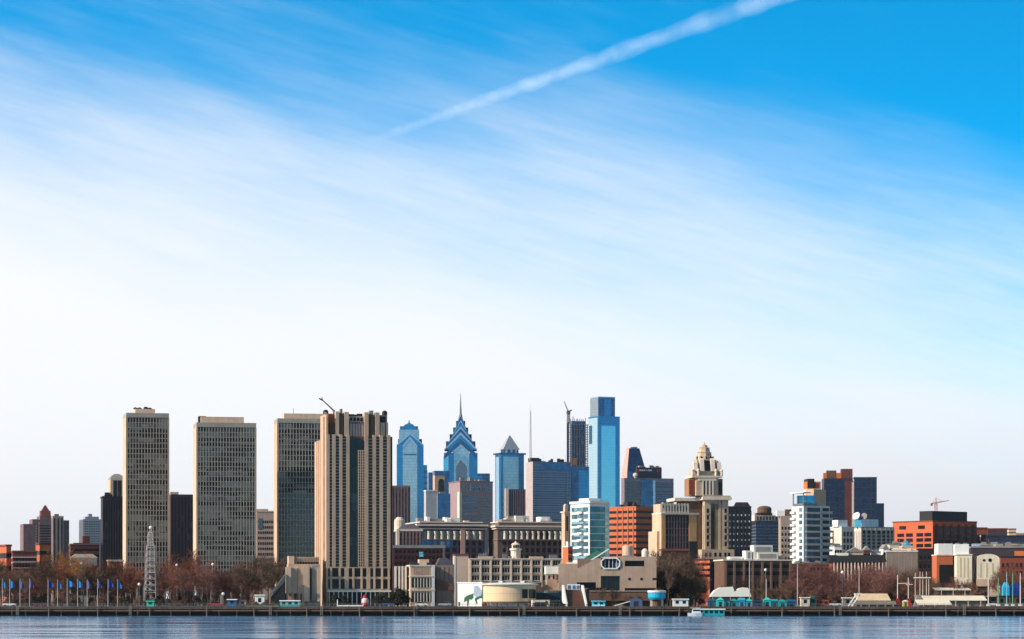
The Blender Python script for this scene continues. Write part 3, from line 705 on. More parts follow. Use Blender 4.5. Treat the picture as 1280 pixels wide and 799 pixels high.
def left_city():
    b = generic('brick_warehouse', 'low red brick building at the left picture edge with a coral sunlit flank', -22, 8, 14, 683, 1180, 30, ORANGE, floors=4, glass=G_DK, frac=.4, rim=BRICK)
    b = generic('brick_warehouse', 'low dark red brick building with pale bands behind the flags at the left', 14, 16, 46, 690, 1160, 12, MAROON, floors=0)
    for py in (703, 696.5): b.box('pale_band', -b.W-.1, b.W+.1, -b.D-.1, b.D+.1, b.z(py)-.25, b.z(py)+.25, PINK)
    b.rim(BRICK, .6, .2); b.wins('front', lsp(-b.W, b.W, 8), [b.z(701.5), b.z(709.5)], .9, 1.3, G_DK, PINK)
    b = generic('brick_tower', 'square brick stair tower with a coral sunlit face beside the low banded brick building', 44.5, 49.5, 63, 681, 1190, 24, ORANGE, floors=5, glass=G_DK, frac=.35, rim=MAROON)
    # stepped brick skyscraper
    b = Bld('stepped_tower', 'hazy purple brown stepped tower with a pointed crown at far left', 44, 49, 67, 652, 1950, 18, MAUVE)
    X_ = b.x; b.bands(14, 30, b.h-2, G_BRN, .35)
    b.box('left_wing', X_(30), X_(45), -b.D+3, b.D, 0, b.z(655)); b.box('left_wing', X_(41), X_(49), -b.D+2, b.D-2, b.z(656), b.z(649))
    b.box('shoulder', X_(50.5), X_(67), -b.D+2, b.D-2, b.h, b.z(645))
    b.add('crown', MB().frus((X_(53)+X_(65))/2, 0, b.z(645)+.01, b.z(638), (X_(65)-X_(53))/2, 5, 3.4, 3.2).frus((X_(53)+X_(65))/2, 0, b.z(638), b.z(631), 2.6, 2.6, .5, .5), MAROON)
    
    b = generic('slab_building', 'pinkish brown plain shaft building standing right beside the pointed stepped tower', 64, 66, 79.5, 645, 1900, 17, surf('pinkish_brick', rgb(166,140,134), .85, .15), depth=20, strips=3, glass=G_BRN)
    b.box('roof_house', b.x(69), b.x(74), -3, 3, b.h, b.z(642.5), MAUVE)
    b.box('right_wing', b.W+.02, b.x(88), -b.D+6, b.D, 0, b.z(650), MAUVE)
    b = generic('office_block', 'pale blue grey hazy office block with stepped roof left of the dark slab', 99, 104, 129, 649, 2400, 18, surf('haze_grey_stone', rgb(150,152,160)), floors=13, glass=G_BLUE, frac=.4, zlo=690, fins=9)
    b.box('roof_house', b.x(108), b.x(125), -5, 5, b.h, b.z(645.5)); b.box('roof_house', b.x(112.5), b.x(117), -3, 3, b.z(645.5)+.01, b.z(642))
    b = generic('brick_block', 'dark brown brick block with a stair head standing before the pale grey office block', 86, 88, 124, 681, 1500, 14, MAROON, depth=20, floors=4, glass=G_DK, frac=.4, zlo=712)
    b.box('stair_head', b.x(104), b.x(112.5), -4, 4, b.h, b.z(670)); b.box('stair_head', b.x(93), b.x(103), -4, 4, b.h, b.z(678.5))
    b.rim(MAUVE, .6, .2)
    b = generic('pale_house', 'low pale roofed building peeping over the trees below the brown brick block', 88, 89, 121, 697, 1300, 12, GREY, depth=12, floors=2, glass=G_DK)
    b.add('roof', MB().slab([(-b.W-.5, b.h), (b.W+.5, b.h), (b.W-2, b.h+1.7), (-b.W+2, b.h+1.7)], -b.D, b.D), PALE)
    # dark slabs
    blackwall = surf('black_slab_wall', rgb(46,40,46), .55, .2)
    b = generic('dark_slab', 'nearly black slab building left of the slimmest gridded tower', 126, 128.5, 157, 622, 1480, 12.5, blackwall, depth=18, strips=9, glass=G_DK)
    b.box('roof_edge', -b.W-.3, b.W+.3, -b.D-.3, b.D+.3, b.h, b.h+.8, DARK); b.units(4, DARK, b.h+.8, 4)
    b = generic('cream_tower', 'cream tower with a rounded grey top rising behind the nearly black slab', 134.5, 138, 156, 599, 2100, 15, CREAM, depth=16, strips=0)
    b.strips([b.x(144), b.x(149.5)], b.z(625), b.z(600.5), 3.0, G_DK)
    b.add('rounded_top', MB().frus(0, 0, b.h, b.z(594.5), b.W+.2, b.D, b.W-1.5, b.D-2).frus(0, 0, b.z(594.5), b.z(592), b.W-1.5, b.D-2, b.W-4, b.D-4), GREY)
    b = generic('dark_slab', 'nearly black slab building with maroon left side between two gridded towers', 211, 213.5, 242, 618, 1480, 10.5, blackwall, depth=18, strips=7, glass=G_DK)
    b.side_fins(lsp(-b.D, b.D, 3), 0, b.h-1, 3.0, MAROON, .12, 'side_panel')
    b.box('roof_house', b.x(213.5), b.x(224), -4, 4, b.h, b.z(614.5), PINK)
    b = generic('garage', 'small orange brick structure among bare trees at the foot of the nearly black slab', 134, 135, 154, 702, 1180, 10, ORANGE, depth=9, floors=2, glass=G_DK, rim=PALE)
    b = Bld('apartment_block', 'pinkish stone block with rows of small dark windows between two gridded towers', 318, 321, 345, 640, 1550, 10, surf('pink_stone', rgb(184,156,142)), depth=16)
    b.wins('front', lsp(-b.W+.5, b.W-.5, 8), [b.z(708)+3.05*i for i in range(9)], .75, 1.5, G_DK)
    b.box('tall_window', b.x(323), b.x(328.5), -b.D-.1, -b.D, b.z(662), b.z(648), G_BLUE); b.rim(CREAM, .7, .2)
    b.box('roof_house', b.x(320.5), b.x(336), -4, 4, b.h+.71, b.z(636))
left_city()

# ---------------------------------------------------------------- glass towers far away
GL_SAT = curtain('saturated_blue_glass', rgb(6,116,158), rgb(8,82,116), 1.6, 4.0, metal=.6)
GL_GRY = curtain('grey_blue_glass', rgb(150,164,172), rgb(106,124,138), 1.6, 4.0, metal=.6)
GL_PAL = curtain('pale_blue_glass', rgb(120,190,208), rgb(96,166,194), 1.6, 4.2, jitter=.05, metal=.6)
GL_DK = curtain('deep_blue_glass', rgb(30,80,118), rgb(18,48,78), 2.2, 4.0, jitter=.3, metal=.6)
GL_NVY = curtain('navy_curtain_glass', rgb(48,66,92), rgb(96,108,126), 3.0, 3.8, jitter=.3, lw=.3, metal=.5)
GL_TEAL = curtain('teal_curtain_glass', rgb(26,104,136), rgb(60,130,150), 2.0, 3.4, jitter=.3, metal=.7)
GL_BLK = curtain('black_blue_glass', rgb(20,26,50), rgb(34,42,70), 3.0, 3.6, jitter=.3, metal=.5, lw=.22)
TRIM = surf('pale_metal_trim', rgb(150,186,208), .4, .06, metal=.4)

def gable(b, name, a, ze, za, mat, trim=True, cx=0):
    """crossed gables of half width a, eaves ze, ridge za, with pale edge trim"""
    body = MB().frus(cx, 0, ze, ze + (za-ze)*.8, a*.98, a*.98, a*.34, a*.34).slab([(cx-a*.97,ze),(cx+a*.97,ze),(cx,za)], -a, a)
    body.sideslab([(-a*.55,ze),(a*.55,ze),(0,ze+(za-ze)*.55)], cx-a*.9, cx+a*.9)
    g = b.add(name, body, mat)
    if trim:
        w_ = max(.7, a*.09); tm = MB()
        for sg in (-1, 1):
            tm.slab([(cx+sg*a, ze-w_), (cx+sg*a, ze+w_*.2), (cx, za+w_*.4), (cx, za-w_*1.6)], -a-.5, -a-.02)
        part('gable_trim', tm, TRIM, g)
    return g
def chevron(b, name, cx, a, ze, za, wd, y, mat, parent=None):
    m_ = MB()
    for sg in (-1, 1): m_.slab([(cx+sg*a, ze), (cx+sg*a, ze-wd*1.3), (cx, za-wd*1.3), (cx, za)], y-.6, y)
    return b.add(name, m_, mat, parent)
def spire_tower():
    Y = 3700; b = Bld('glass_tower', 'blue glass tower with stacked gables and a tall needle spire', 554.8, 555, 597, 566, Y, 1.6, GL_SAT, depth=45)
    z = b.z; c = 0; k = Y/F
    b.box('corner_notch', -b.W-.8, -b.W+6, -b.D-.4, -b.D+5, 0, z(570), GL_PAL)
    tiers = [(20.6, 562, 541), (15.4, 552, 533), (10.6, 543, 525), (6.4, 533, 518)]
    for i, (a, e, p) in enumerate(tiers):
        a *= k
        if i: b.box('tier', c-a, c+a, -a, a, z(tiers[i-1][1]), z(e), (GL_SAT, GL_DK)[i % 2])
        gable(b, 'gable', a, z(e)+.01, z(p), (GL_SAT, GL_DK)[i % 2], True, c)
    b.add('spire', MB().lathe(c, 0, [(3.2, z(527)), (2.6, z(520)), (1.5, z(516)), (.9, z(505)), (.2, z(489.5))], 8), surf('spire_metal', rgb(96,104,120), .4, .1, metal=.5))
    # grey central bay with its own gable
    xa, xb = b.x(567.5), b.x(586.5); y = -b.D
    bay = b.add('front_bay', MB().slab([(xa,0),(xb,0),(xb,z(566)),(0,z(557)),(xa,z(566))], y-3.2, y-.02), GL_GRY)
    chevron(b, 'chevron', 0, (xb-xa)/2+1, z(565), z(555.5), 2.6, y-3.25, TRIM, bay)
    part('inner_gable', MB().slab([(xa+3,z(605)),(xb-3,z(605)),(xb-3,z(584)),(0,z(575)),(xa+3,z(584))], y-3.9, y-3.22), surf('pale_panel', rgb(170,182,196), .5), bay)
    chevron(b, 'chevron', 0, b.W*.98, z(568), z(549), 5, y-.03, GL_DK)
    b.box('annex', b.W+.05, b.x(612.5), -b.D+8, b.D, 0, z(591.5), GL_DK)
    b.box('annex', b.W+.05, b.x(603), -b.D+4, -b.D+7.9, 0, z(595), GL_SAT)
    return b
spire_tower()
def short_spire_tower():
    Y = 3650; b = Bld('glass_tower', 'blue glass tower with a single pointed gabled top, left of the spired one', 495, 496, 529.5, 556, Y, 3.0, GL_SAT, depth=38)
    z = b.z; k = Y/F
    a = 12.6*k; ox = b.x(511.5)
    b.box('tier', ox-a, ox+a, -a, a, z(556), z(537), GL_GRY)
    gable(b, 'gable', a, z(537)+.01, z(527.5), GL_SAT, False, ox)
    for s_ in (16.8,): gable(b, 'gable', s_*k-.05, z(556)+.02, z(541), GL_SAT, True, 0)
    b.add('mast', MB().lathe(ox, 0, [(1.3, z(528.5)), (.6, z(525)), (.2, z(523.5))], 8), STEEL)
    xa, xb = b.x(503.5), b.x(521.5); m_ = (xa+xb)/2; y = -b.D
    bay = b.add('front_bay', MB().slab([(xa,0),(xb,0),(xb,z(558)),(m_,z(548)),(xa,z(558))], y-3, y-.02), GL_GRY)
    chevron(b, 'chevron', m_, (xb-xa)/2, z(557), z(546), 2.6, y-3.05, TRIM, bay)
    part('band', MB().box(xa+1, xb-1, y-3.3, y-3.02, z(569), z(567.5)), GL_DK, bay)
    b.box('right_wing', b.W+.05, b.x(534), -b.D+6, b.D, 0, z(581), GL_SAT)
    for py in range(588, 640, 7): b.box('wing_step', b.W+.06, b.x(534)+.3, -b.D+5.4, -b.D+5.98, z(py+3), z(py), GL_DK)
short_spire_tower()
def pyramid_tower():
    b = Bld('glass_tower', 'grey blue glass tower with a broad cornice and pale pyramid top', 619, 626, 655, 568, 3500, 22, GL_SAT)
    z = b.z; q = b.w
    b.box('cornice', -b.W-2, b.W+2, -b.D-2, b.D+2, z(568), z(566), GL_DK)
    b.box('front_panel', b.x(629), b.x(648), -b.D-.8, -b.D, 0, z(571), GL_GRY)
    b.box('side_panel', -b.W-.8, -b.W, -b.D*.6, b.D*.6, 0, z(571), TRIM)
    b.box('lantern', -b.W*.62, b.W*.62, -b.D*.6, b.D*.6, z(566)+.01, z(561.5), GL_DK)
    for f in (-.4, 0, .4): b.box('lantern_column', b.W*f-1, b.W*f+1, -b.D*.6-1, -b.D*.6, z(566)+.01, z(561.5), WHITE)
    b.add('pyramid', MB().frus(0, 0, z(561.5)+.01, z(543.5), b.W*.72, b.D*.68, .6, .6), surf('pyramid_metal', rgb(176,182,192), .45, .1, metal=.2))
    c = generic('fluted_office', 'dark blue fluted office building standing before the pyramid topped tower', 630, 632, 657, 611.5, 2900, 13, NAVY, depth=24, fins=9, finmat=MAUVE)
    c.box('pale_pier', c.x(632)-.5, c.x(635.5), -c.D-.8, -c.D+2, 0, c.h+.6, PALE)
    c = generic('office_block', 'thin brown fluted building just right of the tan ribbed tower', 488, 490, 513, 607, 2300, 12, MAUVE, depth=18, strips=6, glass=G_BRN)
    # small cluster between the two gabled towers
    c = generic('office_block', 'small blue glass block with dark cap behind the tan arched building', 534, 536, 546, 590.5, 3100, 14, GL_DK, depth=14)
    c = Bld('arched_tower', 'tan building with a tall dark arch and blue cap between the two gabled glass towers', 541, 543.5, 561.5, 594, 2900, 14, TAN, depth=18)
    aw = 3.2; xx = c.x(551.5)
    c.add('arch_window', MB().slab([(xx-aw, c.z(622)), (xx+aw, c.z(622))] + [(xx + aw*math.cos(t), c.z(603) + aw*1.2*math.sin(t)) for t in [math.pi*i/8 for i in range(9)]], -c.D-.25, -c.D-.01), G_DK)
    c.box('blue_cap', -c.W-.3, c.W+.3, -c.D-.3, c.D+.3, c.h, c.z(588.5), GL_DK); c.box('blue_side', c.x(556), c.W+.2, -c.D-.2, c.D, 0, c.h-.02, GL_DK)
    c = generic('office_block', 'plain grey white block below the tan arched building', 530, 532.5, 546, 614, 2600, 15, surf('pale_grey', rgb(176,172,172)), depth=14, strips=0); c.rim(WHITE, 1, .3)
    c = generic('glass_block', 'low deep blue glass block right of the plain grey white block', 545, 547, 563, 617, 2650, 12, GL_DK, depth=14)
    c.box('roof_house', c.x(550), c.x(557), -3, 3, c.h, c.z(614.5), STEEL)
    # mauve office with the dark loggia
    c = Bld('mauve_office', 'wide mauve office building with dark loggia windows and striped floors', 561, 575, 616, 602.5, 2700, 21, surf('mauve_concrete', rgb(152,130,132)))
    c.box('loggia', c.x(583), c.x(612), -c.D-.1, -c.D, c.z(613.5), c.z(606), GL_NVY)
    for px in (588.5, 594.5, 600.5, 606.5): c.box('loggia_post', c.x(px)-.6, c.x(px)+.6, -c.D-.8, -c.D-.11, c.z(613.5), c.z(606))
    for i in range(10): c.box('window_band', c.x(578), c.x(596), -c.D-.1, -c.D, c.z(620+3.6*i)-1.3, c.z(620+3.6*i), GL_NVY)
    for i in range(9): c.box('window_band', c.x(597.5), c.x(613), -c.D-.1, -c.D, c.z(622+3.6*i)-1.0, c.z(622+3.6*i), G_BLUE)
    c.box('side_tower', -c.W-1, c.x(577), -c.D-1.2, -c.D+5, 0, c.z(615), PALE); c.rim(MAUVE, 1, .4)
    c.units(5, GREY, c.h+1, 8, 1.6)
pyramid_tower()
def masts_and_blue():
    b = Bld('striped_office', 'broad navy glass office block with a pink end wall and tall lattice mast', 658, 666.5, 713, 577, 2950, 19, GL_NVY)
    b.box('end_wall', -b.W-.5, -b.W-.01, -b.D, b.D, 0, b.h, surf('pale_mauve_stone', rgb(178,162,160)))
    for i in range(22): b.box('floor_line', b.x(667.5), b.x(708), -b.D-.35, -b.D, b.z(590+2.9*i), b.z(589.2+2.9*i), surf('floor_line', rgb(110,126,150)))
    b.box('top_band', b.x(676), b.x(712), -b.D-.3, -b.D, b.z(587), b.z(578.5), GL_DK)
    b.box('right_strip', b.x(706.5), b.W+.2, -b.D-.6, -b.D, 0, b.z(588), GL_NVY)
    b.box('roof_house', b.x(666), b.x(676), -b.D*.6, b.D*.4, b.h, b.z(572), DARK)
    b.units(5, BLACK, None, 5, 1.6)
    x, y = b.x(666.5), -b.D*.2; w_ = 1.6
    at = lambda f: b.z(575) + (b.z(503)-b.z(575))*f
    mast = part('lattice_mast', lattice((x, y), at(0), at(.86), 1.0, .4, 18, .15), surf('mast_red_white', rgb(190,180,182), .5), b.root)
    part('tip', MB().tube((x, y, at(.86)), (x, y, at(1)), .24, .1), WHITE, mast)
    # tower under construction
    c = Bld('unfinished_tower', 'unfinished skyscraper with open dark floors over blue glass and scaffolding on top', 708.5, 713, 736, 527, 3450, 16, GL_DK, wall=False)
    z = c.z
    c.box('core', -c.W+3, c.W-3, -c.D+3, c.D-3, 0, z(526), GL_DK)
    for i, py in enumerate(range(530, 582, 3)):
        c.box('floor_slab', -c.W, c.W, -c.D, c.D, z(py+1.0), z(py)-.6, (surf('slab_blue_grey', rgb(112,120,146)), surf('slab_blue_grey', rgb(112,120,146)), surf('slab_pinkish', rgb(168,148,152)))[i % 3])
    r = random.Random(9)
    cm = MB().box(-.5, .5, -.5, .5, z(583), z(530)).mesh('column', GREY)
    for x_ in lsp(-c.W, c.W, 7): link('column', cm, c.root, (x_, -c.D+.9, 0))
    for i in range(12):
        i_ = r.randrange(16); x_ = r.uniform(-c.W*.8, c.W*.5)
        c.box('enclosure_panel', x_, x_+r.uniform(2, 6), -c.D-.3, -c.D, z(530+3*i_+3), z(530+3*i_)-.6, (GL_NVY, GL_DK, STEEL)[i % 3])
    c.box('glass_skin', -c.W-.3, c.W+.3, -c.D-.3, c.D+.3, 0, z(583), GL_DK)
    c.box('glass_skin', -c.W*.1, c.W+.35, -c.D-.5, -c.D-.31, 0, z(588), GL_SAT)
    c.box('orange_netting', c.x(715.5), c.x(720.5), -c.D-.7, -c.D-.4, z(581), z(573), surf('orange_net', rgb(226,140,86)))
    for i in range(9):
        x_ = c.x(714+2.3*i); c.add('scaffold_pole', MB().tube((x_, -c.D+2, z(527)), (x_+r.uniform(-1,1), -c.D+2, z(521+r.uniform(-1.5,3))), .45), STEEL)
    c.box('hoist_rail', c.x(708.2), c.x(710.6), -c.D-2.4, -c.D-.6, 0, z(528), NAVY)
    cr = thing('tower_crane', 'pale luffing crane leaning left over the unfinished skyscraper', 'crane', c.root.matrix_basis @ Vector((c.x(709.4), -c.D-3.6, z(530))), c.th)
    k = 3450/F
    part('mast', lattice((0, 0), 0, 12*k, 1.5, 1.3, 5, .5), surf('crane_grey', rgb(150,140,140)), cr)
    part('cab', MB().box(-2.2, 2.2, -1.8, 1.8, 12*k, 12*k+4), STEEL, cr)
    part('jib', MB().tube((0, 0, 12*k+3), (-5.6*k, 0, 27.5*k), 1.0, .6, 4), surf('crane_grey', rgb(150,140,140)), cr)
    part('counter_jib', MB().tube((0, 0, 12*k+3), (4.2*k, 0, 12*k+5), 1.0, 1.2, 4), STEEL, cr)
def lattice(c, z0, z1, a, b, n, r):
    """four legged braced mast"""
    m = MB(); cx, cy = c
    P = lambda i, f: (cx + (a+(b-a)*f)*(1,1,-1,-1)[i%4], cy + (a+(b-a)*f)*(1,-1,-1,1)[i%4], z0+(z1-z0)*f)
    for i in range(4):
        m.tube(P(i,0), P(i,1), r, r*.8, 4, False)
        for j in range(n):
            f, g = j/n, (j+1)/n
            m.tube(P(i, f), P(i+1, g), r*.6, n=3, cap=False); m.tube(P(i, g), P(i+1, g), r*.6, n=3, cap=False)
    return m
masts_and_blue()
def tall_plain_tower():
    b = Bld('glass_tower', 'tallest pale blue glass tower with a slimmer cut corner crown', 735.5, 748, 774.8, 520, 3850, 25, GL_SAT)
    z = b.z
    b.box('left_panel', -b.W-.5, -b.W, -b.D+2, b.D-1, 0, z(522), curtain('sunlit_pale_glass', rgb(176,206,216), rgb(130,180,200), 1.6, 4.2, jitter=.05, metal=.5))  # paler panes: sunlight on the left face put into the glass colour
    b.box('dark_notch', -b.W-.9, -b.W-.51, b.y(740.5), b.y(737), z(554), z(531), GL_DK)
    b.box('front_panel', b.x(751.5), b.x(769), -b.D-.6, -b.D, 0, z(532), GL_PAL)
    b.box('top_band', b.x(750), b.x(770), -b.D-.5, -b.D, z(531.6), z(521), GL_SAT)
    cr = b.box('crown', b.x(750)-1.5, b.x(769.6), -b.D+2, b.D*.75, b.h, z(497), GL_DK)
    part('crown_panel', MB().box(b.x(750)-1.9, b.x(750)-1.51, -b.D+2.2, b.D*.74, b.h, z(497.5)), GL_GRY, cr)
    part('crown_rim', MB().box(b.x(750)-1.6, b.x(769.8), -b.D+1.8, b.D*.76, z(497)+.01, z(495.6)), TRIM, cr)
    part('crown_pane', MB().box(b.x(756), b.x(764), -b.D+1.7, -b.D+1.98, b.h, z(499)), GL_SAT, cr)
    # tapering tower
    c = Bld('tapered_tower', 'tapering tower with pink stone left flank and deep blue glass front', 777.5, 784.5, 808, 590, 3300, 22, GL_DK)
    z = c.z
    t0 = c.z(560); lx = c.x(791)
    c.add('tapered_top', MB().add([(-c.W,-c.D,c.h),(c.W,-c.D,c.h),(c.W,c.D,c.h),(-c.W,c.D,c.h),(c.x(789),-c.D*.5,t0),(c.x(801),-c.D*.5,t0),(c.x(801),c.D*.5,t0),(c.x(789),c.D*.5,t0)],
        [(0,1,5,4),(1,2,6,5),(2,3,7,6),(3,0,4,7),(4,5,6,7)]), GL_DK)
    c.add('pink_flank', MB().add([(-c.W-.6,-c.D,0),(-c.W-.6,c.D,0),(-c.W-.6,c.D,c.h),(-c.W-.6,-c.D,c.h),(c.x(789)-.8,-c.D*.5,t0+.6),(c.x(789)-.8,c.D*.5,t0+.6)],
        [(0,1,2,3),(3,2,5,4)]), PINK)
    c.box('top_cap', c.x(793), c.x(799), -3, 3, t0, t0+1.8, GL_SAT)
    # banded office with red ended sign band
    d = Bld('banded_office', 'mauve grey banded office with dark blue centre and dark roof slab with red end marks', 776.5, 780.5, 842, 597.5, 2750, 17, surf('mauve_grey', rgb(122,112,122)), depth=34)
    z = d.z
    for i in range(12): d.box('window_band', d.x(781.5), d.x(800), -d.D-.12, -d.D, z(604+4.0*i), z(601.4+4.0*i), G_NAVY)
    for i in range(14): d.box('window_band', d.x(820), d.x(840.5), -d.D-.12, -d.D, z(603+3.0*i), z(601.4+3.0*i), GL_NVY)
    d.box('blue_centre', d.x(801.5), d.x(817), -d.D-1.2, -d.D, 0, z(599), GL_DK); d.box('pale_pier', d.x(815.8), d.x(818.5), -d.D-1.6, -d.D-1.21, 0, z(600), GL_GRY)
    s = d.box('roof_slab', d.x(797), d.x(828), -d.D+2, d.D-4, d.h, z(584), NAVY)
    for i, px in enumerate((801, 803.6, 806, 809, 812, 814.5)): part('sign_letter', MB().box(d.x(px)-.8, d.x(px)+.8, -d.D+1.8, -d.D+1.99, z(588.4), z(586.6)), WHITE, s)
    for px in (796.9, 822): part('red_mark', MB().lathe(0, 0, [(1.7, 0), (1.7, .25)], 10), REDP, s, (d.x(px)+1.2, -d.D+2.0, z(588)), (R(90), 0, 0))
    d.add('satellite_dish', MB().lathe(d.x(795), -d.D+1.5, [(1.0, d.h), (2.6, d.h+2.6), (2.4, d.h+4.4), (.4, d.h+5.4)], 12), PALE)
    d.units(6, GREY, z(584), 2, 1.3, xr=(d.x(800), d.x(826)))
tall_plain_tower()
# ---------------------------------------------------------------- middle distance, centre
def centre_city():
    # two colonnaded office blocks
    blue = surf('slate_blue_stone', rgb(74,82,104), .7, .2); brw = surf('shade_brown_stone', rgb(112,94,86), .85, .2)
    for nm, lab, pl, pc, pr, pt, colx, wm in (
        ('colonnaded_block', 'wide dark blue colonnaded office block with white cornice behind the cream hall', 500, 524, 606, 657.5, (531.5, 604, 9), blue),
        ('colonnaded_block', 'dark brown colonnaded block with white overhanging cornice behind the long cream warehouse', 611, 622, 713, 659, (627, 711, 12), brw)):
        b = Bld(nm, lab, pl, pc, pr, pt, 1360, 14, wm, depth=46, group='two colonnaded office blocks')
        z = b.z
        b.box('cornice', -b.W-1.6, b.W+1.6, -b.D-1.6, b.D+1.6, b.h, b.h+.9, PALE); b.box('cornice', -b.W-1, b.W+1, -b.D-1, b.D+1, z(661.5), z(660.3), PALE)
        b.box('attic', -b.W+1, b.W-1, -b.D+2, b.D-1, b.h+.91, z(653), wm); b.box('roof_edge', -b.W+.6, b.W-.6, -b.D+1.6, b.D-.6, z(653)+.01, z(651.8), PALE)
        b.box('loggia', b.x(colx[0])-.6, b.x(colx[1]), -b.D-.06, -b.D, z(674), z(664), G_NAVY)
        cm = MB().lathe(0, 0, [(.75, z(674)), (.6, z(665.5)), (.85, z(664.9)), (.85, z(664))], 10).mesh('column', PALE)
        for x_ in lsp(b.x(colx[0]), b.x(colx[1]), colx[2]): link('column', cm, b.root, (x_, -b.D-.9, 0))
        b.box('string_course', -b.W-.4, b.W+.4, -b.D-1.9, b.D+.4, z(675.3), z(674)-.01, MAUVE)
        wz = [z(682), z(690.5), z(699)]
        b.wins('front', lsp(b.x(colx[0]), b.x(colx[1]), colx[2]), wz, 1.5, 2.1, G_DK, MAUVE)
        b.fins([x_ + .5*(b.x(colx[1])-b.x(colx[0]))/colx[2] for x_ in lsp(b.x(colx[0]), b.x(colx[1]), colx[2])][:-1], 0, z(675.4), .8, MAUVE, .35)
        r = random.Random(int(pc))
        for i in range(9):
            x_ = r.uniform(-b.W*.9, b.W*.8); s_ = r.uniform(1.5, 6); b.box('roof_unit', x_, x_+s_, -2-r.uniform(0, 6), r.uniform(0, 5), z(651.8)+.02*i, z(651.8)+r.uniform(1, 3), (WHITE, ROOFW, PALE, GREY)[i % 4])
        if pc < 600:
            b.box('corner_pier', b.x(577)-1, b.x(577)+1.3, -b.D-2.4, -b.D-1.92, 0, z(662), PINK)
            b.box('blue_roof', b.x(527), b.x(566), -b.D-.2, -b.D-.07, z(684), z(675.4), GL_DK)
        else: b.box('white_box', b.x(680), b.x(690), -4, 4, z(651.8), z(645.5), WHITE)
    b = Bld('corner_pavilion', 'pale edged brown wing with round corners left of the blue colonnaded block', 494, 497, 527, 664, 1300, 12, BROWN, depth=20)
    b.bands(3, b.z(682), b.h-1, G_BRN, .5); b.fins(lsp(-b.W, b.W, 7), 0, b.h, .9, MAUVE, .5); b.rim(PALE, 1.0, .6)
    b.box('left_pier', -b.W-.6, -b.W+.8, -b.D-.7, -b.D+2, 0, b.h+.99, PALE)
    b.add('turret', MB().lathe(b.x(501), 0, [(2.6, b.h), (2.6, b.z(650)), (1.2, b.z(646))], 14), PALE)
    b.add('mansard', MB().frus(0, 0, b.h+1.01, b.z(655), b.W-.5, b.D-.5, b.W-3, b.D-3), surf('slate_roof', rgb(86,86,96)))
    b = Bld('brick_lofts', 'reddish brown loft building with pale cornice behind the cream hall', 491, 493, 555, 684, 1240, 10, BRICK, depth=22)
    b.box('cornice', -b.W-.6, b.W+.6, -b.D-.7, b.D+.3, b.h-.4, b.h+.9, PALE)
    b.wins('front', lsp(-b.W, b.W, 12), [b.z(692), b.z(699.5), b.z(707)], 1.1, 1.7, G_DK, MAUVE)
    b.box('end_pier', b.W-.6, b.W+.2, -b.D-.3, b.D, 0, b.z(677), PINK); b.box('blue_hatch', b.x(524), b.x(529), -b.D-.25, -b.D-.05, b.z(696), b.z(690), GL_PAL)
    # long cream warehouse
    b = Bld('long_warehouse', 'long cream warehouse with pilasters, three rows of dark windows and a cupola', 584, 586, 703, 698, 1150, 5, CREAM, depth=20)
    z = b.z; n = 9; xs = lsp(b.x(588), b.x(702), n)
    step = xs[1]-xs[0]
    allx = [x_ + dx*step*.26 for x_ in xs for dx in (-1, 0, 1)]
    b.wins('front', allx, [z(725.5)], .72, 1.9, G_DK, PALE); b.wins('front', allx, [z(716)], .72, 2.1, G_DK, PALE); b.wins('front', allx, [z(706.5)], .72, 1.8, G_DK, PALE)
    b.fins([x_ - step/2 for x_ in xs] + [xs[-1]+step/2], 0, z(699), .7, PALE, .5)
    for i, x_ in enumerate(xs):
        if i in (1, 6): b.box('raised_parapet', x_-step*.7, x_+step*.7, -b.D-.3, -b.D+1, b.h, z(695.5), CREAM)
    b.box('cornice', -b.W, b.W, -b.D-.62, -b.D, z(699.4), z(698.3), PALE)
    b.box('string_course', -b.W, b.W, -b.D-.3, -b.D, z(709.2), z(708.6), TAN); b.box('string_course', -b.W, b.W, -b.D-.3, -b.D, z(718.6), z(718), TAN)
    cx, y = b.x(646), 0
    cu = b.add('cupola', MB().lathe(cx, y, [(2.1, b.h), (2.1, z(688)), (2.6, z(687.6)), (2.6, z(685.4)), (1.7, z(685)), (1.7, z(681)), (2.1, z(680.6)), (1.5, z(679)), (.7, z(678)), (.12, z(676))], 12), PALE)
    for k_ in range(3): part('opening', MB().box(cx-1.35+k_*1.05, cx-.8+k_*1.05, y-1.9, y-1.4, z(684.6), z(681.6)), G_DK, cu)
    b.units(6, STEEL, None, 7)
    w = Bld('blank_block', 'windowless pinkish block with red coping at the left end of the long cream warehouse', 566, 568, 585.5, 694.5, 1120, 8, surf('pink_render', rgb(202,178,160)), depth=18)
    w.box('coping', -w.W-.2, w.W+.2, -w.D-.2, w.D+.2, w.h, w.h+.7, BRICK); w.box('edge_strip', -w.W-.12, -w.W+.5, -w.D-.12, -w.D+.5, 0, w.h-.01, WHITE)
    # white and teal tower
    b = Bld('glass_flats', 'white and teal glass apartment tower with flat projecting roof', 713, 737, 756, 629, 1310, 35, WHITE)
    z = b.z; nf = 8; st = (z(633)-z(702))/nf
    for i in range(nf):
        b.box('window_band', -b.W-.08, -b.W, -b.D+1, b.D-1, z(702)+st*i+.7, z(702)+st*(i+1)-.35, pane('flats_glass', rgb(30,72,86), rgb(120,160,172), 2.4, 3.0, .4, .1))
        b.box('balcony', -b.W-1.2, -b.W-.09, b.D*(-.35), b.D*.1, z(702)+st*i, z(702)+st*i+.9, WHITE)
        b.box('curtain_wall', -b.W+.3, b.W+.1, -b.D-.1, -b.D, z(702)+st*i+.35, z(702)+st*(i+1), GL_TEAL)
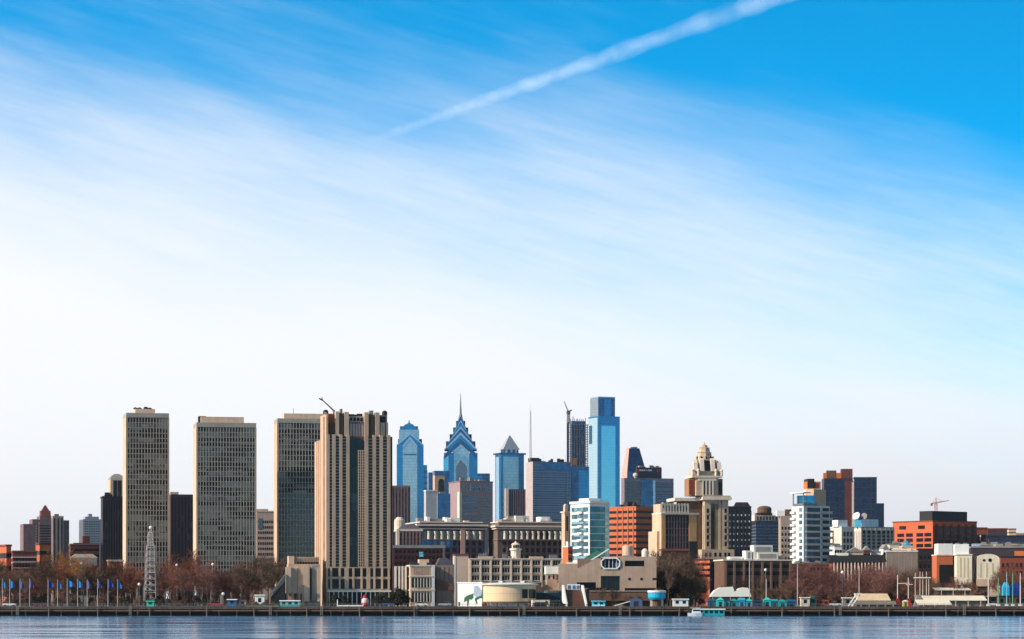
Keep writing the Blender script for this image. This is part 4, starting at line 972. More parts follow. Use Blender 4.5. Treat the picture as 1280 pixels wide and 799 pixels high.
    b.box('roof_slab', -b.W-.6, b.W+2.0, -b.D-1.2, b.D, b.h, z(626.3), WHITE); b.box('roof_house', -b.W*.5, b.W*1.1, -b.D*.5, b.D*.5, z(626.3)+.01, z(622.5), WHITE)
    b.box('white_end', b.W+.12, b.x(763), -b.D+.8, b.D*.4, 0, z(627), surf('end_white', rgb(206,214,222), .5))
    for i in range(7): b.box('end_window', b.W+.6, b.x(762), -b.D+.7, -b.D+.79, z(640+8*i), z(636+8*i), GL_PAL)
    p = Bld('stone_turret', 'small cream stone turret beside the white and teal apartment tower', 702, 706, 712, 641, 1340, 35, CREAM)
    p.rim(PALE, .6, .5); p.box('upper_stage', -p.W*.6, p.W*.6, -p.D*.6, p.D*.6, p.h+.61, p.z(632.5)); p.strips([0], p.z(664), p.z(645), 1.0, G_DK); p.add('cap', MB().frus(0, 0, p.z(632.5)+.01, p.z(630), p.W*.7, p.D*.7, .3, .3), PALE)
    p = generic('brick_turret', 'small bright orange brick block at the foot of the white and teal tower', 703.5, 710, 716, 684, 1200, 40, surf('bright_orange', rgb(208,104,66), .8), floors=0); p.wins('front', [-p.W*.4, p.W*.4], [p.h-3, p.h-6], .8, 1.4, G_DK, PALE); p.rim(WHITE, .5, .2); p.box('stack', -.6, .6, -.6, .6, p.h+.5, p.z(677), WHITE)
    # banded orange brick office
    b = Bld('brick_office', 'orange brick office block with dark ribbon windows and a shaded right face', 762, 795, 817, 634.5, 1480, 44, ORANGE)
    st = (b.h - b.z(696)) / 8
    for i in range(8):
        b.box('ribbon_window', -b.W-.08, b.W+.08, -b.D-.08, b.D+.08, b.z(696)+st*i+.4, b.z(696)+st*i+st*.52, G_DK)
    for y_ in lsp(-b.D, b.D, 5)[:4]: b.box('pier', -b.W-.3, -b.W, y_-.35, y_+.35, 0, b.h, ORANGE)
    b.rim(ORANGE, .7, .1); b.units(4, DARK, b.h+.7, 4, 1.2)
    b = generic('dark_office', 'dark blue black office sliver between the orange brick block and the stone wing', 811, 813, 824, 640, 1700, 20, NAVY, depth=14, floors=12, glass=G_NAVY)
centre_city()

# ---------------------------------------------------------------- stepped stone customs tower
OC_ = surf('tower_brown_stone', rgb(150,108,82), .85, .2)
def customs():
    ST = surf('tower_limestone', rgb(188,166,142), .85, .16); OR = surf('warm_stone', rgb(208,158,108), .85, .14)
    Y = 1360; b = Bld('stone_tower', 'tall cream stone tower with stepped octagonal crown above a brown wing', 872, 881, 910.5, 625, Y, 9, ST, depth=29, wall=False)
    z = b.z; W_, D_ = b.W, b.D; k = Y/F; X_ = b.x
    b.box('wall', -W_, W_, -D_+.9, D_, 0, b.h)
    for a, c in ((881,888.5),(898.5,900.8),(903,910.4)): b.box('pier', X_(a), X_(c), -D_, -D_+.89, 0, b.h-.2, ST)
    for a, c, g in ((888.5,893,G_NAVY),(893.4,898.3,surf('olive_spandrel', rgb(128,116,92))),(900.9,902.9,CREAM)): b.box('window_strip', X_(a)+.05, X_(c)-.05, -D_+.5, -D_+.88, z(686), z(630), g)
    ws = [z(683)+3.3*i for i in range(6)]
    b.wins('front', [X_(884.8), X_(907)], ws, 1.1, 2.3, G_DK, ST)
    b.side_strips(lsp(-D_, D_, 4), z(690), z(632), 1.0, G_DK)
    b.box('base', -W_-2, W_+2.5, -D_-2, D_, 0, z(687), ST); b.wins('front', [X_(px) for px in (881.5, 886.5, 893, 899, 905.5, 910)], [z(696)], 1.1, 2.0, G_DK, None, 2.06)
    b.box('cornice', -W_-1.4, W_+1.4, -D_-1.4, D_+1.4, b.h, z(621.3), PALE); b.box('balustrade', -W_-.9, W_+.9, -D_-.9, D_+.9, z(621.3)+.01, z(619.5), ST)
    # left shoulder terrace carrying the cornice line
    b.box('shoulder', X_(858), -W_-.02, -D_+6, D_+6, 0, z(626), BROWN); b.box('shoulder_cornice', X_(846), -W_-1.42, -D_+4.6, D_+8, z(626)+.01, z(622), PALE)
    # cross-shaped middle stage
    c = (X_(858)+X_(905))/2 + 1.2; yc = 1.0
    A = 22.6*k
    b.box('octagon_stage', c-A*.62, c+A*.62, yc-A*.92, yc+A*.92, z(619.5), z(597)); b.box('octagon_stage', c-A*.95, c+A*.95, yc-A*.6, yc+A*.6, z(619.5), z(598), OC_)
    b.box('brick_bay', c-A*.965, c-A*.63, yc-A*.64, yc-A*.605, z(617), z(600), BRICK)
    b.box('niche', c-A*.26, c+A*.30, yc-A*.94, yc-A*.925, z(618), z(601.5), G_DK)
    for f in (-.26, -.07, .12, .30): b.box('niche_pier', c+A*f-.4, c+A*f+.4, yc-A*1.0, yc-A*.945, z(619), z(601), PALE)
    b.box('niche_pediment', c-A*.5, c+A*.5, yc-A*1.0, yc-A*.93, z(601)+.02, z(598.5), PALE)
    b.box('side_window', c+A*.66, c+A*.9, yc-A*.63, yc-A*.605, z(617), z(602), G_DK)
    b.box('balustrade', c-A*.86, c+A*.86, yc-A*.96, yc+A*.96, z(597)+.01, z(594.5), PALE)
    nm = MB().lathe(0, 0, [(.7, 0), (.6, 2.2), (.9, 2.4), (.2, 3.4)], 8).mesh('finial', PALE)
    for f in (-.82, -.5, .5, .82): link('finial', nm, b.root, (c+A*f, yc-A*.9, z(594.5)+.01))
    # upper stage with buttresses
    B2 = 12.0*k
    b.add('upper_stage', MB().frus(c+.4, yc, z(594.5), z(589), B2*1.42, B2*1.42, B2*1.36, B2*1.36).frus(c+.4, yc, z(589)+.01, z(574), B2*1.14, B2*1.14, B2*1.0, B2*1.0), ST)
    for f in (-1.26, -.58, .58, 1.26): b.add('buttress', MB().sideslab([(-B2*1.5, z(589)+.02), (-B2*.9, z(589)+.02), (-B2*.8, z(570+4*abs(f))), (-B2*1.2, z(571+6*abs(f)))], c+.4+B2*f-1.0, c+.4+B2*f+1.0), PALE)
    b.box('tall_window', c+.4-B2*.32, c+.4+B2*.32, yc-B2*1.17, yc-B2*.9, z(588), z(575), G_DK)
    b.add('lantern', MB().lathe(c+.4, yc, [(B2*1.02, z(574)+.01), (B2*.96, z(570)), (B2*.8, z(569.4)), (B2*.74, z(565)), (B2*.8, z(564.5)), (B2*.62, z(563.8)), (B2*.55, z(559.2)), (B2*.6, z(558.8)), (B2*.36, z(557.6)), (B2*.32, z(555.4)), (B2*.1, z(554.8)), (.1, z(551.5))], 8), ST)
    for i in range(5):
        a = -math.pi/2 + (i-2)*.55; b.box('lantern_slot', c+.4+B2*.95*math.cos(a)-.35, c+.4+B2*.95*math.cos(a)+.35, yc+B2*1.0*math.sin(a)-.05, yc+B2*.86*math.sin(a)+.4, z(573.5), z(569.8), G_DK)
    # brown wing in front of it
    w = Bld('stone_wing', 'brown windowed stone wing with cream attic and orange end piers left of the stone tower', 816, 827, 872, 643, 1300, 17, BROWN, depth=26)
    z = w.z
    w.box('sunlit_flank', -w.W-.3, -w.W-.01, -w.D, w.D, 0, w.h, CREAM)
    w.box('end_pier', w.x(827), w.x(831.5), -w.D-.4, -w.D, z(686), w.h, OR); w.box('end_pier', w.x(861), w.x(870.5), -w.D-.4, -w.D, z(684), w.h, OR)
    xs = lsp(w.x(832), w.x(860.5), 8)
    w.wins('front', xs, [z(685)+3.2*i for i in range(5)], 1.2, 2.6, G_DK)
    w.fins([x_ + (xs[1]-xs[0])/2 for x_ in xs[:-1]], z(687), w.h-1, .5, MAUVE, .2)
    w.box('cornice', -w.W-.5, w.W+.5, -w.D-.8, w.D, w.h, w.h+.8, PALE)
    at = w.box('attic', w.x(826), w.x(862), -w.D+.6, w.D-2, w.h+.81, z(630), CREAM)
    mm = MB().box(-.55, .55, -.06, 0, 0, 2.6).mesh('attic_window', G_BRN)
    for x_ in lsp(w.x(829), w.x(861), 9): link('attic_window', mm, at, (x_, -w.D+.6, z(639)))
    for x_ in lsp(w.x(826), w.x(862), 10): w.box('attic_pier', x_-.35, x_+.35, -w.D+.25, -w.D+.59, w.h+.81, z(629.2), PALE)
    w.add('corner_finial', MB().frus(-w.W+1.0, -w.D+1.2, w.h+.81, z(628), 1.0, 1.0, .25, .25), WHITE)
    w.box('red_canopy', w.x(822), w.x(860), -w.D-2, -w.D-.41, z(688.2), z(686.8), surf('pink_red_awning', rgb(196,110,96)))
    w.box('lower_step', -w.W-1.6, -w.W-.32, -w.D+2, -w.D+14, 0, z(664), CREAM)
    s = Bld('black_stack', 'plain black square stack standing before the foot of the stone wing', 861, 862, 871, 678, 1210, 6, BLACK, depth=3.4, cat='chimney'); s.rim(DARK, .5, .15)
    s.box('band', -s.W-.08, s.W+.08, -s.D-.08, s.D+.08, s.h*.55, s.h*.58, DARK)
customs()

# ---------------------------------------------------------------- middle distance, right
def right_city():
    b = generic('dark_office', 'black office block with pale window dots and a hipped roof right of the stone tower', 908, 910, 939, 634, 1500, 8, BLACK, depth=22)
    xs = lsp(-b.W, b.W, 6); b.wins('front', xs, [b.z(684)+3.4*i for i in range(6)], .7, 1.0, pane('dot_glass', rgb(80,92,110), rgb(170,180,190), 2, 3, .5), None)
    b.fins([x_+1.1 for x_ in xs], 0, b.h-2, .35, NAVY, .2); b.add('hipped_roof', MB().frus(b.W*.25, 0, b.h, b.z(627.5), b.W*.75, b.D*.8, b.W*.5, b.D*.3), DARK); b.rim(NAVY, .5, .2)
    b = generic('blue_office', 'dark blue glass office with thin floor lines under a cream attic', 939, 945, 975, 651, 1620, 16, GL_BLK, depth=24)
    for i in range(9): b.box('floor_line', -b.W-.1, b.W+.1, -b.D-.15, b.D+.1, b.z(657+4*i)-.25, b.z(657+4*i), surf('floor_line', rgb(110,126,150)))
    b.box('attic', b.x(944), b.W, -b.D+1, b.D-2, b.h, b.z(644), PALE); 
    for px in lsp(946, 973, 7): b.box('attic_opening', b.x(px)-.6, b.x(px)+.6, -b.D+.9, -b.D+.99, b.h+.3, b.z(645.5), BROWN)
    t = b.box('tank_deck', b.x(947), b.x(967), -b.D+2, b.D*.2, b.z(644)+.01, b.z(641), BROWN)
    part('roof_tank', MB().lathe(b.x(957), -2, [(4.2, b.z(641)+.01), (4.2, b.z(635)), (3.0, b.z(633)), (.5, b.z(632))], 16), BROWN, t)
    for px in (949, 965): part('post', MB().box(b.x(px)-.5, b.x(px)+.5, -b.D+2.1, -b.D+3, b.z(641)+.01, b.z(637)), PALE, t)
    b = generic('cream_block', 'jumbled cream and brown building squeezed left of the white balconied tower', 973, 976, 992, 645, 1560, 14, surf('jumble_stone', rgb(160,142,130)), depth=16, floors=0)
    b.wins('front', lsp(-b.W, b.W, 4), [b.z(700)+3.4*i for i in range(6)], 1.0, 1.8, G_DK, PALE); b.box('upper', b.x(972), b.x(982), -3, 3, b.h, b.z(638), WHITE); b.box('upper', b.x(983), b.x(990), -3, 2, b.h, b.z(636.5), BROWN)
    # white balconied tower
    b = Bld('white_flats', 'slim white apartment tower with balconies and a flying white roof', 990, 1004.5, 1037, 632, 1260, 29, surf('flats_white', rgb(208,208,204), .6, .1), depth=24)
    z = b.z; nf = 9; st = (z(634)-z(705))/nf
    me = MB().box(b.x(1009), b.x(1025), -b.D-.12, -b.D, 0, st*.66).mesh('window_band', pane('flats_blue', rgb(16,32,60), rgb(60,82,116), 2.2, 3, .3, .2, spec=.25))
    ml = MB().box(b.x(1007), b.x(1026), -b.D-.5, -b.D, 0, st*.2).mesh('floor_edge', PALE)
    mbk = MB().box(b.x(1026.5), b.W+.8, -b.D-1.3, -b.D, 0, st*.36).mesh('balcony', surf('balcony_grey', rgb(178,176,176)))
    mw = MB().box(b.x(1028), b.W-.4, -b.D-.1, -b.D, 0, st*.5).mesh('balcony_window', G_DK)
    msb = MB().box(-b.W-1.0, -b.W, b.D*.35, b.D+.3, 0, st*.34).mesh('balcony', WHITE)
    msw = MB().box(-b.W-.07, -b.W, -b.D*.75, -b.D*.25, 0, st*.6).mesh('window', pane('flats_glass', rgb(40,62,72), rgb(170,190,196), 2.4, 3.0, .4, .1))
    for i in range(nf):
        for n_, m_, dz in (('window_band', me, .28), ('floor_edge', ml, .04), ('balcony', mbk, .0), ('balcony_window', mw, .42), ('balcony', msb, .02), ('window', msw, .3)): link(n_, m_, b.root, (0, 0, z(705)+st*(i+dz)))
    b.box('core', b.x(1021), b.x(1036), -b.D*.5, b.D*.9, b.h, z(611), TAN)
    b.box('glass_penthouse', -b.W*.75, b.x(1020), -b.D+1, b.D*.7, b.h, z(619), GL_TEAL); b.box('terrace_rail', -b.W-.3, b.x(1021), -b.D-.3, b.D*.8, b.h, b.h+1.0, STEEL)
    b.box('flying_roof', -b.W-.9, b.x(1012), -b.D-1, b.D*1.1, z(616.5), z(615.2), WHITE)
    for dx, dy in ((.2, -.9), (.2, .9), (6, -.9)): b.box('roof_post', -b.W+dx, -b.W+dx+.35, dy*b.D-.2, dy*b.D+.2, z(619) if dx > 1 else b.h+1, z(616.5)-.01, STEEL)
    # dark blue twin office towers with orange plant rooms
    b = Bld('navy_tower', 'tall navy glass tower with orange and dark rooftop plant and maroon right edge', 1027, 1030, 1066, 598, 1750, 9, GL_BLK, depth=30)
    z = b.z
    b.box('maroon_edge', b.x(1056), b.W+.1, -b.D-.5, -b.D+1, 0, z(601), MAROON); b.box('pale_edge', b.x(1065)-.1, b.W+.35, -b.D-.8, -b.D-.51, 0, z(603), PALE)
    b.box('plant_room', b.x(1034), b.x(1046), -b.D+2, 0, b.h, z(588), BROWN); b.box('plant_room', b.x(1030), b.x(1034)-.02, -b.D+2, 0, b.h, z(591), OR_); b.box('plant_room', b.x(1046)+.02, b.x(1052), -b.D+2, 0, b.h, z(591), OR_); b.box('plant_room', b.x(1052.5), b.x(1066), -b.D+1, 2, b.h, z(586), MAROON)
    c = Bld('orange_top_tower', 'orange and dark topped tower mostly hidden behind the white balconied tower', 1004.5, 1009, 1026, 602, 1720, 18, OR_, depth=18)
    c.box('plant_room', c.x(1009.5), c.x(1018), -c.D-.3, c.D, c.h-4, c.z(598.5), DARK); c.strips([c.x(1021)], 0, c.h-1, 3, MAROON); c.box('pale_band', -c.W-.1, c.W+.1, -c.D-.4, c.D, c.z(619), c.z(611), PALE)
    c = Bld('navy_tower', 'tall plain navy glass tower with a lower step at its right', 1066.5, 1067.5, 1096, 598, 1780, 8, GL_BLK, depth=30)
    c.rim(NAVY, .8, .1); c.box('right_step', c.W+.05, c.x(1105.5), -c.D+4, c.D, 0, c.z(629), GL_BLK)
    # pale office
    b = Bld('pale_office', 'pale stone office block with tall grey window bays and dishes on its roof', 1067, 1076, 1117, 660, 1480, 20, PALE, depth=30)
    z = b.z
    for i, px in enumerate((1079.5, 1086, 1091.5, 1098.5, 1104.5, 1110, 1114.5)):
        b.box('window_bay', b.x(px)-1.0, b.x(px)+1.0, -b.D-.08, -b.D, z(690), z(663), G_DK)
        for j in range(6): b.box('spandrel', b.x(px)-1.0, b.x(px)+1.0, -b.D-.14, -b.D-.081, z(668+4.4*j)-.5, z(668+4.4*j)+.4, GREY)
    b.fins([b.x(px) for px in (1077, 1082.7, 1088.8, 1095, 1101.5, 1107.3, 1112.3, 1116.6)], 0, b.h, .9, surf('grey_pier', rgb(168,160,154)), .5)
    b.side_strips(lsp(-b.D, b.D, 4), z(690), z(664), 1.2, GREY); b.rim(GREY, .6, .2)
    b.box('penthouse', b.x(1072), b.x(1100), -b.D+3, b.D-4, b.h+.61, z(650), GL_PAL); b.box('penthouse_wall', b.x(1080), b.x(1101), -b.D+2.8, -b.D+2.98, b.h+.61, z(649), surf('end_white', rgb(206,214,222)))
    for px, y_ in ((1075, -2), (1079, 3)): b.add('satellite_dish', MB().tube((b.x(px), y_, z(650)), (b.x(px), y_, z(647)), .3).tube((b.x(px)-1.0, y_-.3, z(644.6)), (b.x(px)+.2, y_+.2, z(645.6)), 2.0, .7, 14), WHITE)
    b.add('satellite_dish', MB().tube((b.x(1087), 2, z(650)), (b.x(1087), 2, z(647)), .3).tube((b.x(1087)-.6, 1.2, z(644.8)), (b.x(1087)+.3, 2, z(645.4)), 1.8, .6, 14), GREY)
    b = Bld('cream_office', 'cream office block with pairs of tan windows left of the pale office block', 1038, 1052, 1067.5, 659.5, 1420, 25, PALE, depth=24)
    b.wins('front', lsp(b.x(1053.5), b.x(1066), 3), [b.z(695)+3.4*i for i in range(4)], 1.3, 2.3, G_BRN, TAN); b.side_strips([b.D*.5], b.z(686), b.z(663), 1.2, G_BRN); b.rim(WHITE, .5, .2)
    b.box('roof_house', b.x(1050), b.x(1062), -b.D+2, b.D*.4, b.h+.51, b.z(650), WHITE)
    # orange brick complex on the right
    OB = surf('strong_orange_brick', rgb(198,96,60), .85, .16)
    b = Bld('orange_office', 'big orange brick office with punched window rows and dark rooftop plant', 1116, 1166, 1221, 652, 1560, 38, OB, depth=None)
    z = b.z; D_ = b.D
    for i, (py, rows) in enumerate(((658.5, (.25, .72)), (668, (.2, .42, .68, .88)), (674.5, (.2, .42, .68, .88)), (681.5, (.2, .42, .68, .88)), (688, (.2, .42, .68, .88)))):
        for f in rows: 
            y_ = D_ - 2*D_*f; b.box('window_row', -b.W-.1, -b.W, y_-D_*.17, y_+D_*.17, z(py)-1.1, z(py)+.9, G_DK)
    for i in range(5): b.box('window_band', -b.W+2, b.W-1, -D_-.1, -D_, z(665+7*i), z(661+7*i), G_BRN)
    for f in lsp(-b.W, b.W, 6): b.box('pier', f-.8, f+.8, -D_-.4, -D_, 0, z(655), MAROON)
    b.box('shaded_front', b.x(1166.4), b.W-.02, -D_-.06, -D_-.001, 0, b.h-2.4, surf('shaded_orange_brick', rgb(126,68,58), .85, .2))  # front skin browner than the flank: shade of this side put into its colour
    b.rim(BRICK, .7, .2); b.box('plant_room', -b.W+1.5, b.x(1212), -D_*.88, -D_*.25, b.h+.71, z(638.5), DARK)
    b.units(5, GREY, b.h+.71, 17, 1.0)
    cr = thing('tower_crane', 'small pink tower crane far behind the orange office roof', 'crane', (PX(1170, 2300), 2300, GZ)); k = 2300/F
    CRN = surf('crane_pink', rgb(206,140,136), .6)
    h0 = PZ(630, 2300)-GZ
    part('mast', lattice((0, 0), 0, h0, 1.2, 1.0, 26, .28), CRN, cr); part('jib', MB().tube((-5.5*k, 0, h0+.4), (0, 0, h0+1), .6, .9, 4).tube((0, 0, h0+1), (16*k, 0, h0+4.2*k), .9, .45, 4), CRN, cr)
    part('tower_head', MB().tube((0, 0, h0), (0, 0, h0+8*k), .7, .3, 4).tube((0, 0, h0+7.5*k), (9*k, 0, h0+2.6*k), .15, n=3).tube((0, 0, h0+7.5*k), (-5*k, 0, h0+.5*k), .15, n=3), CRN, cr); part('counterweight', MB().box(-6.5*k, -4.4*k, -1, 1, h0-1.6, h0+.6), BROWN, cr)
    b = generic('brick_annex', 'small brown brick annex stepping down right of the orange office', 1218, 1221, 1234, 661, 1600, 14, BRICK, depth=16, floors=6, glass=G_DK, frac=.35, rim=MAROON); b.box('white_unit', b.x(1216)+4, b.x(1226), -b.D-.6, -b.D, b.z(676), b.z(669), WHITE)
    b = generic('dark_block', 'dark navy roof block above the long dark terrace at far right', 1233, 1235, 1259, 662, 1640, 10, surf('dark_plum', rgb(64,54,62)), depth=18, floors=4, glass=G_NAVY, rim=BRICK)
    b = generic('long_dark_building', 'long low dark blue building running out of the right picture edge', 1233, 1234, 1300, 671, 1560, 9, NAVY, depth=26, floors=5, glass=G_NAVY, frac=.4, rim=DARK)
    b = generic('far_block', 'far cream and pink rooftop block against the sky at the right', 1258, 1261, 1270, 662, 2100, 16, CREAM, depth=14, floors=3, glass=G_DK, frac=.3, zlo=676, rim=BRICK)
    b = generic('far_block', 'far low brown rooftop block at the right picture edge', 1266, 1268, 1295, 666.5, 2200, 16, surf('dusty_brick', rgb(150,116,96)), depth=14, floors=3, glass=G_DK, frac=.3, zlo=676)
OR_ = surf('plant_orange', rgb(208,114,62), .8, .12)
right_city()

def right_shore():
    b = Bld('brown_warehouse', 'long flat brown warehouse with dark openings behind the turquoise fence', 893, 905, 990, 701, 1090, 10, BROWN, depth=40)
    z = b.z
    b.box('coping', -b.W-.4, b.W+.4, -b.D-.4, b.D+.4, b.h, b.h+.55, PALE)
    for py in (710, 719): b.box('loading_band', b.x(910), b.x(986), -b.D-.06, -b.D, z(py), z(py-4.5), BLACK)
    xs = [b.x(px) for px in (907, 918, 930, 941, 953, 964, 976, 988)]
    b.fins(xs, 0, b.h-.4, .8, surf('brown_pier', rgb(126,100,86)), .45)
    b.wins('front', [x_ + 1.6*j + 1 for x_ in xs[1:-1] for j in (0, 1)], [z(737)], .7, 3.2, G_DK, PINK)
    for (a, c, t, mt) in ((918, 934, 695.5, WHITE), (936, 944, 688, WHITE), (946, 970, 681, ROOFW), (950, 976, 690, ROOFW), (972, 984, 694, TAN)): 
        u = b.box('roof_unit', b.x(a), b.x(c), -b.D+4+a%5, -b.D+9+a%5, b.h+.55, z(t), mt)
        part('vent_grille', MB().box(b.x(a)+.8, b.x(c)-.8, -b.D+3.9+a%5, -b.D+3.99+a%5, b.h+1.0, z(t)-.7), GREY, u)
    b = Bld('brick_shop', 'small building with bright orange brick bands right of the dark tree mass', 868, 887, 909, 700.5, 1110, 30, surf('vivid_brick', rgb(190,100,70), .85), depth=None)
    for i in range(3): b.box('window_band', -b.W-.08, b.W+.08, -b.D-.08, b.D+.08, b.z(707+7*i), b.z(704+7*i), G_DK)
    b.box('dark_bay', b.x(887.2), b.x(900), -b.D-.5, -b.D-.09, 0, b.h-1, NAVY); b.rim(DARK, .5, .2)
    b = Bld('brick_podium', 'dark red brown low block at the foot of the white balconied tower', 984, 986, 1040, 706, 1215, 12, MAROON, depth=18)
    b.wins('front', lsp(-b.W, b.W, 11), [b.z(714), b.z(724)], .9, 1.6, G_DK, BRICK); b.rim(BROWN, .6, .25); b.units(6, GREY, b.h+.6, 31, .8)
    b = Bld('long_shed', 'long low shed with black roof on pale posts behind the red bare trees', 1036, 1040, 1105, 702.5, 1200, 9, BRICK, depth=18)
    b.add('roof', MB().sideslab([(-b.D-1.5, b.h), (b.D+1, b.h), (b.D*.6, b.z(694.5)), (-b.D*.2, b.z(693.5))], -b.W-1, b.W+1), surf('black_roofing', rgb(28,34,36), .8))
    for x_ in lsp(-b.W, b.W, 15): b.box('post', x_-.25, x_+.25, -b.D-1.2, -b.D-.8, 0, b.h-.02, PALE)
    b.box('skylight', b.x(1048), b.x(1062), -b.D*.3, b.D*.3, b.z(694.5)-1.2, b.z(691), ROOFW)
    for n_, (lab, a, m_, c, t, mt) in enumerate((('small white flat roofed house above the left end of the black roofed shed', 1037, 1043, 1052, 683, WHITE), ('low cream house with dark stair door behind the black roofed shed', 1056, 1059, 1079, 690, CREAM),
          ('dark brick house behind the middle of the black roofed shed', 1077, 1080, 1088, 688, MAROON), ('white house with two dark doors behind the right end of the black roofed shed', 1087, 1089, 1101, 690.5, WHITE), ('narrow white gabled house right of the black roofed shed', 1099, 1104, 1111, 686, WHITE),
          ('low white house with round roof vents below the orange office', 1108, 1112, 1124, 681, PALE), ('low cream house with blue dome below the orange office', 1124, 1128, 1142, 682, CREAM))):
        h = Bld('town_house', lab, a, m_, c, t, 1290+10*n_, 16, mt, depth=11, cat='house', group='small houses behind the shore')
        h.wins('front', lsp(-h.W, h.W, 3), [h.h-3.2], .9, 1.5, G_DK, PALE)
        if n_ in (0, 3, 5): h.rim(GREY, .5, .2); h.units(2, GREY, h.h+.5, n_, .6)
        elif n_ == 6: h.add('dome', MB().lathe(0, 0, [(2.2, h.h), (2.1, h.h+1.2), (1.2, h.h+2.4), (.1, h.h+2.8)], 14), GL_PAL)
        else: h.add('roof', MB().slab([(-h.W-.3, h.h), (h.W+.3, h.h), (0, h.h+2.2)], -h.D-.3, h.D+.3), GREY)
    b = Bld('grey_block', 'flat grey brown windowless block below the orange office', 1107, 1108.5, 1147, 690, 1250, 8, surf('grey_brown_render', rgb(132,116,104)), depth=18)
    b.rim(PALE, .6, .2); b.units(5, PALE, b.h+.6, 6, .7); b.box('door', b.x(1128), b.x(1133), -b.D-.05, -b.D, b.z(726), b.z(716), DARK)
    for px in (1115, 1123, 1131, 1139): b.box('joint', b.x(px)-.15, b.x(px)+.15, -b.D-.05, -b.D, 0, b.h-1, GREY)
    b = Bld('black_warehouse', 'tall dark brown warehouse in shadow right of the grey windowless block', 1146, 1148, 1169, 687, 1270, 8, surf('near_black_brick', rgb(40,34,34)), depth=18)
    b.wins('front', lsp(-b.W, b.W, 4), [b.z(700), b.z(711)], 1, 2, G_DK, MAROON); b.rim(DARK, .5, .2)
    b = Bld('brick_gatehouse', 'white topped orange brick building over a black gateway', 1165, 1171, 1191, 693, 1180, 18, ORANGE, depth=16)
    b.box('white_storey', b.x(1173), b.W+.05, -b.D+.5, b.D-2, b.h, b.z(679.5), WHITE); b.box('gateway', b.x(1174), b.W+.03, -b.D-.06, -b.D, 0, b.z(706), BLACK); b.box('cornice', -b.W-.2, b.W+.2, -b.D-.25, b.D, b.h-.5, b.h-.02, PALE)
    b = Bld('white_tower_house', 'tall narrow cream building with a set back upper storey beside the white arched hall', 1193, 1196, 1215, 694, 1150, 12, surf('bright_cream', rgb(230,212,186)), depth=14)
    b.box('upper_storey', b.x(1194.5), b.x(1212), -b.D+3, b.D, b.h, b.z(680), WHITE); b.strips([b.x(1201), b.x(1205.5), b.x(1210)], b.z(722), b.z(697), .6, surf('cream_recess', rgb(190,176,140))); b.rim(PALE, .4, .25)
    b.wins('front', [b.x(1199), b.x(1207)], [b.z(737)], 1, 1.8, G_DK, None)
    for px in (1198, 1208): b.box('roof_unit', b.x(px)-.8, b.x(px)+.8, -2, 0, b.z(680), b.z(678.4), STEEL)
    b = Bld('arched_hall', 'white hall with a curved arched top and two small dark round windows', 1217, 1221, 1249.5, 699, 1150, 11, surf('bright_cream', rgb(230,212,186)), depth=22)
    arc = [(b.W*math.cos(t), b.h + (b.z(692.5)-b.h)*math.sin(t)) for t in [math.pi*i/16 for i in range(17)]]
    b.add('arched_gable', MB().slab(arc, -b.D-.05, b.D), surf('bright_cream', rgb(230,212,186))); b.add('round_window', MB().tube((b.x(1230), -b.D-.1, b.z(700.5)), (b.x(1230), -b.D+.1, b.z(700.5)), .55, n=12), G_DK); b.add('round_window', MB().tube((b.x(1237.5), -b.D-.1, b.z(700.3)), (b.x(1237.5), -b.D+.1, b.z(700.3)), .75, n=12), G_DK)
    b.strips([b.x(px) for px in (1226, 1233.5, 1241)], b.z(722), b.z(704), .7, surf('cream_recess', rgb(190,176,140))); b.box('plinth', -b.W-.2, b.W+.2, -b.D-.3, b.D, 0, b.z(724), TAN)
    b = Bld('rust_building', 'rusty brown brick building at the right edge behind the blue tarpaulins', 1249, 1251, 1296, 697, 1200, 9, BRICK, depth=16)
    b.wins('front', lsp(-b.W, b.W, 8), [b.z(709), b.z(719)], 1.0, 1.8, G_DK, MAROON); b.rim(DARK, .6, .2)
    b = generic('roof_terrace', 'dark cluttered roof terrace with an orange patch below the long dark building', 1212, 1214, 1296, 685, 1300, 9, surf('dark_plum', rgb(64,54,62)), depth=16, floors=2, glass=G_DK, rim=GREY, units=9, seed=12)
    b.box('orange_patch', b.x(1268), b.W, -b.D-.2, -b.D, b.z(695), b.z(689), OR_)
    b.box('blue_roof_box', b.x(1216), b.x(1229), -3, 3, b.h+.81, b.z(679.5), surf('haze_blue', rgb(150,170,196))); b.box('white_box', b.x(1243), b.x(1250), -3, 2, b.h+.81, b.z(680.5), WHITE)
right_shore()
